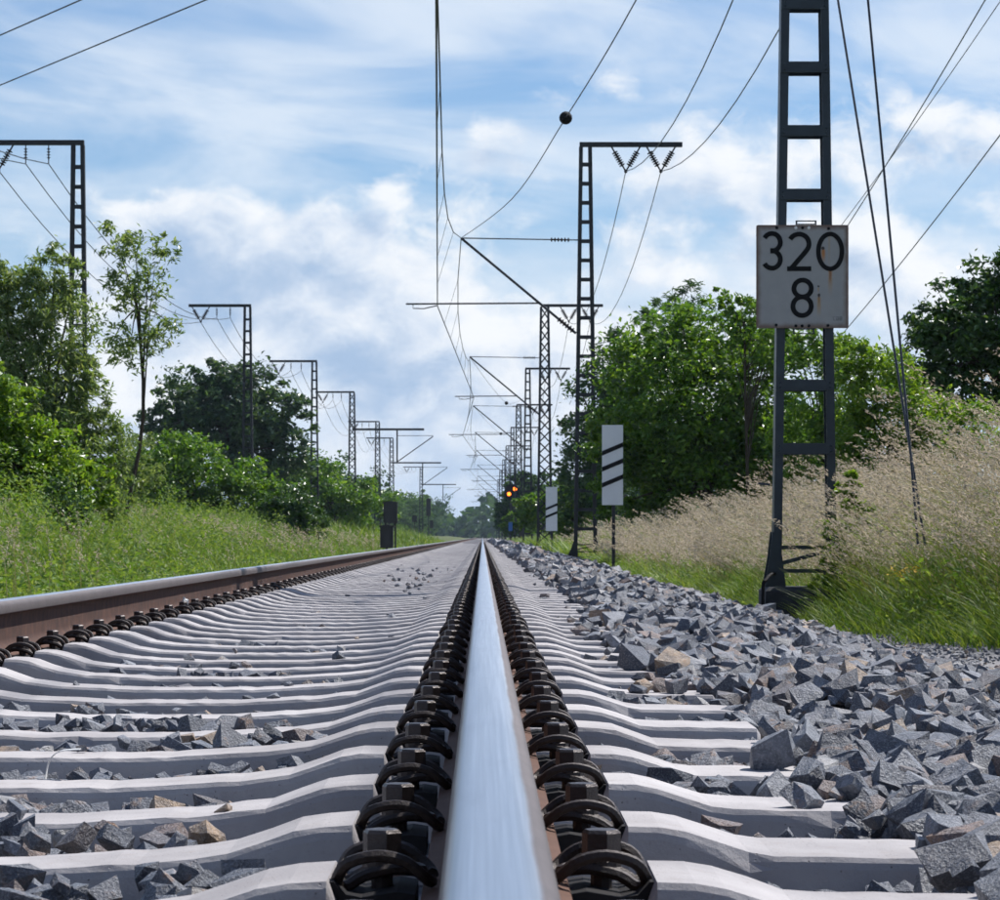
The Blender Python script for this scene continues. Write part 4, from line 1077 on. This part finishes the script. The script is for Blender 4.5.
for (x, d, s, la, gr) in spots:
    k = rt.randrange(3); o = protos[k] if not used[k] else copy_tree(protos[k]); used[k] = True
    o.location = (x, d, float(gz(x)) - .1); o.scale = (s * rt.uniform(.9, 1.2), s, s * rt.uniform(.85, 1.15)); o.rotation_euler.z = rt.uniform(0, 6.28)
    o['label'] = la; o['group'] = gr
# far wood closing the line
rngl = np.random.default_rng(77); n = 26000
xw = rngl.uniform(-320, 320, n); yw = 960 + rngl.uniform(0, 60, n)
hwv = 11 + 3.0 * np.sin(xw * .11) + 2.0 * np.sin(xw * .37 + 1) + 1.4 * np.sin(xw * .9)
zw = hwv * rngl.random(n); zw[:7000] = rngl.uniform(0, 4, 7000)
V, T = leaf_mesh(np.stack([xw, yw, zw], 1), 3.0, rngl, .2, .8); me = mesh_np('far_wood', V, tris=T); me.materials.append(M['leaf_far_c'])
tag(obj('far_wood', me), 'dark bluish wood closing the far end of the line', 'wood', kind='stuff')

# ------------------------------------------------------------------ grass
def blades(x, y, z, h, wd, lean, rngl, levels=4, dirx=-.35):
    n = len(x)
    a = rngl.uniform(0, 6.283, n); dx = np.cos(a) * lean + dirx * lean; dy = np.sin(a) * lean
    sa = rngl.uniform(0, 3.1416, n); sx, sy = np.cos(sa), np.sin(sa)
    rows = []
    for k in range(levels):
        t = k / (levels - 1)
        px = x + dx * h * t ** 2; py = y + dy * h * t ** 2; pz = z + h * (t - .22 * lean * t ** 2)
        ww = wd * (1 - t) ** .7 * .5 + .0004
        rows.append(np.stack([px - sx * ww, py - sy * ww, pz], 1)); rows.append(np.stack([px + sx * ww, py + sy * ww, pz], 1))
    V = np.stack(rows, 1).reshape(-1, 3); b = (np.arange(n) * levels * 2)[:, None]
    Q = np.concatenate([b + np.array([[2 * k, 2 * k + 1, 2 * k + 3, 2 * k + 2]]) for k in range(levels - 1)])
    top = np.stack([x + dx * h, y + dy * h, z + h * (1 - .22 * lean)], 1)
    return V, Q, top, np.stack([dx * 2, dy * 2, np.ones(n) * .7], 1)
def gmesh(name, V, Q, mat, label, cat='grass', tris=None):
    me = mesh_np(name, V, quads=Q, tris=tris); me.materials.append(mat)
    return tag(obj(name, me), label, cat, kind='stuff')
def seedheads(top, dirv_, rngl, per=16, ln=.20, size=.022):
    n = len(top); d = dirv_ / np.linalg.norm(dirv_, axis=1)[:, None]
    u = rngl.random((n, per)); C = top[:, None, :] - d[:, None, :] * (u * ln)[..., None] + rngl.normal(0, 1, (n, per, 3)) * (.004 + .016 * u)[..., None]
    return C.reshape(-1, 3), size, np.repeat(d, per, 0)
def edge_r(y): return 2.36 + .62 * np.clip((20.5 - y) / 4.5, 0, 1.4) + .10 * np.sin(y * 1.7) + .06 * np.sin(y * 4.1)
rg = np.random.default_rng(21)
def patch(x, y): return .5 + .25 * np.sin(x * 2.3 + y * .9) + .15 * np.sin(y * 2.1 - x * 1.1 + 1) + .10 * np.sin(x * 5.1 + y * 3.7)
def right_pts(n, ya, yb, xw, x_in=0.0, pw=1.3):
    y = ya + (yb - ya) * rg.random(n) ** 1.5; x = edge_r(y) + x_in + xw * rg.random(n) ** pw - np.abs(rg.normal(0, .10, n)) * (rg.random(n) < .5)
    blk = ~((np.abs(x - 2.45) < .42) & (np.abs(y - 22.9) < .45))
    return x[blk], y[blk]
Vl, Ql, off = [], [], 0
def push(V, Q):
    global off
    Vl.append(V); Ql.append(Q + off); off += len(V)
x, y = right_pts(32000, 14, 34, 2.6); hgt = rg.uniform(.16, .58, len(x)) * np.clip(.30 + (x - edge_r(y)) * 1.3, .35, 1.5) * (.65 + .7 * patch(x, y))
push(*blades(x, y, hz(x, y) - .02, hgt, .011, .75, rg)[:2])
x, y = right_pts(18000, 30, 80, 3.5); hgt = rg.uniform(.2, .5, len(x)) * np.clip(.4 + (x - edge_r(y)) * .9, .45, 1.5)
push(*blades(x, y, hz(x, y) - .02, hgt, .018, .7, rg, 3)[:2])
x, y = right_pts(9000, 80, 260, 5); push(*blades(x, y, hz(x, y) - .02, rg.uniform(.3, .8, len(x)), .05, .6, rg, 3)[:2])
gmesh('green_grass', np.concatenate(Vl), np.concatenate(Ql), M['grass'], 'lush green grass along the foot of the ballast shoulder')
# tall dry grass: stalks and seed heads
Vl, Ql, off, HC, HD = [], [], 0, [], []
for (n, ya, yb, xin, xw, h0, h1, wd, per, sz) in ((1900, 15.5, 22, .55, 2.2, .80, 1.38, .006, 24, .029), (2300, 22, 34, .45, 2.4, .62, 1.12, .007, 18, .034), (2800, 32, 60, .40, 2.8, .55, 1.0, .010, 13, .046), (1200, 60, 110, .5, 3, .5, .9, .02, 7, .075)):
    x, y = right_pts(n, ya, yb, xw, xin); hh = rg.uniform(h0, h1, len(x)) * np.clip(.74 + (x - edge_r(y) - xin) * .30, .7, 1.18) * (.80 + .4 * patch(x * .7, y * .7))
    V, Q, top, dv = blades(x, y, hz(x, y) - .02, hh, wd, .40, rg, 5, -1.15); push(V, Q)
    HC.append(seedheads(top, dv, rg, per, .26, sz))
gmesh('grass_stalks', np.concatenate(Vl), np.concatenate(Ql), M['stalk'], 'thin bent stalks of the tall seeding grass behind the near mast')
def heads(name, HC, label):
    TV, TT = [], []; o2 = 0
    for C, s, D in HC:
        V, T = leaf_mesh(C, s, rg, .1, .34, droop=None, along=D); TV.append(V); TT.append(T + o2); o2 += len(V)
    gmesh(name, np.concatenate(TV), None, M['grass_dry'], label, tris=np.concatenate(TT))
heads('seed_heads', HC, 'nodding straw-coloured seed heads of the tall grass behind the near mast')
# left verge
def left_pts(n, ya, yb, xw, x_in=0.0, p=1.4):
    y = ya + (yb - ya) * rg.random(n) ** p; return -3.05 - x_in - xw * rg.random(n) - .1 * np.sin(y * 1.9), y
Vl, Ql, off = [], [], 0
for (n, ya, yb, xw, h0, h1, wd) in ((27000, 14, 45, 5.5, .18, .55, .012), (24000, 40, 110, 8, .22, .6, .022), (8000, 100, 300, 9, .3, .8, .06)):
    x, y = left_pts(n, ya, yb, xw); hh = rg.uniform(h0, h1, len(x)) * np.clip(.45 + (-3.05 - x) * .28, .45, 1.35) * (.45 + 1.1 * patch(x, y * .6))
    push(*blades(x, y, hz(x, y) - .02, hh, wd, .6, rg, 4 if ya < 30 else 3)[:2])
gmesh('verge_grass', np.concatenate(Vl), np.concatenate(Ql), M['grass'], 'green grass of the verge beyond the rusty rail')
Vl, Ql, off, HC = [], [], 0, []
for (n, ya, yb, xw, wd, per, sz) in ((700, 16, 45, 5, .008, 16, .030), (2600, 55, 115, 7, .014, 9, .055)):
    x, y = left_pts(n, ya, yb, xw, .2); hh = rg.uniform(.4, .8, len(x)); ok = rg.random(len(x)) < np.clip(patch(x * .6, y * .3) * 1.6 - .2, .1, 1); x, y, hh = x[ok], y[ok], hh[ok]
    V, Q, top, dv = blades(x, y, hz(x, y) - .02, hh, wd, .4, rg, 4, -.8); push(V, Q); HC.append(seedheads(top, dv, rg, per, .2, sz))
gmesh('verge_stalks', np.concatenate(Vl), np.concatenate(Ql), M['stalk'], 'scattered seeding grass stalks on the verge beyond the rusty rail')
heads('verge_seed_heads', HC, 'pale seed heads scattered over the verge beyond the rusty rail')
# broad-leaved weeds on both sides
TV, TT, o2 = [], [], 0
for side, n, per in ((-1, 3200, 22), (1, 600, 20), (-2, 420, 60)):
    if side == -1: x, y = left_pts(n, 16, 90, 5.5, .25)
    elif side == -2:
        x, y = left_pts(n, 22, 85, 2.6, 1.7); ok = patch(x * .9, y * .35 + 2) > .52; x, y = x[ok], y[ok]
    else: x, y = right_pts(n, 15, 60, 2.6, .15)
    m_ = len(x); hh = rg.uniform(.15, .55, m_) * (.5 + 1.1 * patch(x * .8 + 3, y * .5)) * np.clip(.5 + np.abs(x + (3.05 if side < 0 else -2.4)) * .3, .5, 1.5)
    u = rg.random((m_, per)); C = np.stack([x[:, None] + rg.normal(0, .09, (m_, per)), y[:, None] + rg.normal(0, .09, (m_, per)), hz(x, y)[:, None] + .05 + hh[:, None] * u], -1).reshape(-1, 3)
    if side == -2: C[:, 2] += .35 * u.ravel()
    V, T = leaf_mesh(C, .065 if side < 0 else .05, rg, .5, .5); TV.append(V); TT.append(T + o2); o2 += len(V)
me = mesh_np('weeds', np.concatenate(TV), tris=np.concatenate(TT)); me.materials.append(M['weed'])
tag(obj('weeds', me), 'broad-leaved weeds mixed into the grass on both sides of the track', 'weeds', kind='stuff')
TV, TT, o2 = [], [], 0
for (px, py, d) in ((893, 572, 20.5), (905, 570, 20.3), (900, 576, 20.4), (915, 569, 20.2)):
    c = np.array(P(px, py, d)); C = c + rg.normal(0, .018, (14, 3)); V, T = leaf_mesh(C, .03, rg, .6, .7); TV.append(V); TT.append(T + o2); o2 += len(V)
me = mesh_np('yellow_flowers', np.concatenate(TV), tris=np.concatenate(TT)); me.materials.append(M['flower'])
tag(obj('yellow_flowers', me), 'few small yellow flowers in the green grass by the near mast', 'flowers', kind='stuff')

# ------------------------------------------------------------------ small litter
p = P(62, 768, 4.95)
mb = MB(); pts = catmull([(-.028, 0, -.035), (-.022, 0, .004), (-.004, 0, .022), (.030, 0, .026)], 5)
mb.loft([[(q.x + s * .0 , s * .011, q.z + e) for (s, e) in ((-1, 0), (1, 0), (1, .0016), (-1, .0016))] for q in pts])
o = mb.build('plastic_strip', M['plastic'], None, True); o.location = (p.x, p.y, -.182)
tag(o, 'bent white plastic strip lying over a sleeper edge near the picture border', 'litter')
bm = bmesh.new(); bmesh.ops.create_icosphere(bm, subdivisions=2, radius=.5)
rp = random.Random(3)
for v in bm.verts: v.co = Vector((v.co.x * .03, v.co.y * .03, v.co.z * .062)) * rp.uniform(.55, 1.35)
me = bpy.data.meshes.new('paper_scrap'); bm.to_mesh(me); bm.free(); me.materials.append(M['paper'])
o = obj('paper_scrap', me); q = P(184, 592, 1.40 * F / (VX - 184)); o.location = (-1.405, q.y, -.118)
tag(o, 'crumpled white paper scrap caught on a clip of the rusty rail', 'litter')

# ------------------------------------------------------------------ thin summer haze
mb = MB(); mb.box(-700, 700, -60, 1300, -3.0, 20)
m, t = new_mat('haze_air')
vol = t.n('ShaderNodeVolumePrincipled', {'Color': (.62, .76, 1.0, 1), 'Density': .00010, 'Anisotropy': .2})
ot = t.n('ShaderNodeOutputMaterial'); t.set(ot.inputs['Volume'], vol.outputs[0])
o = mb.build('haze', m); tag(o, 'thin bluish summer haze over the far end of the line', 'haze', kind='stuff')
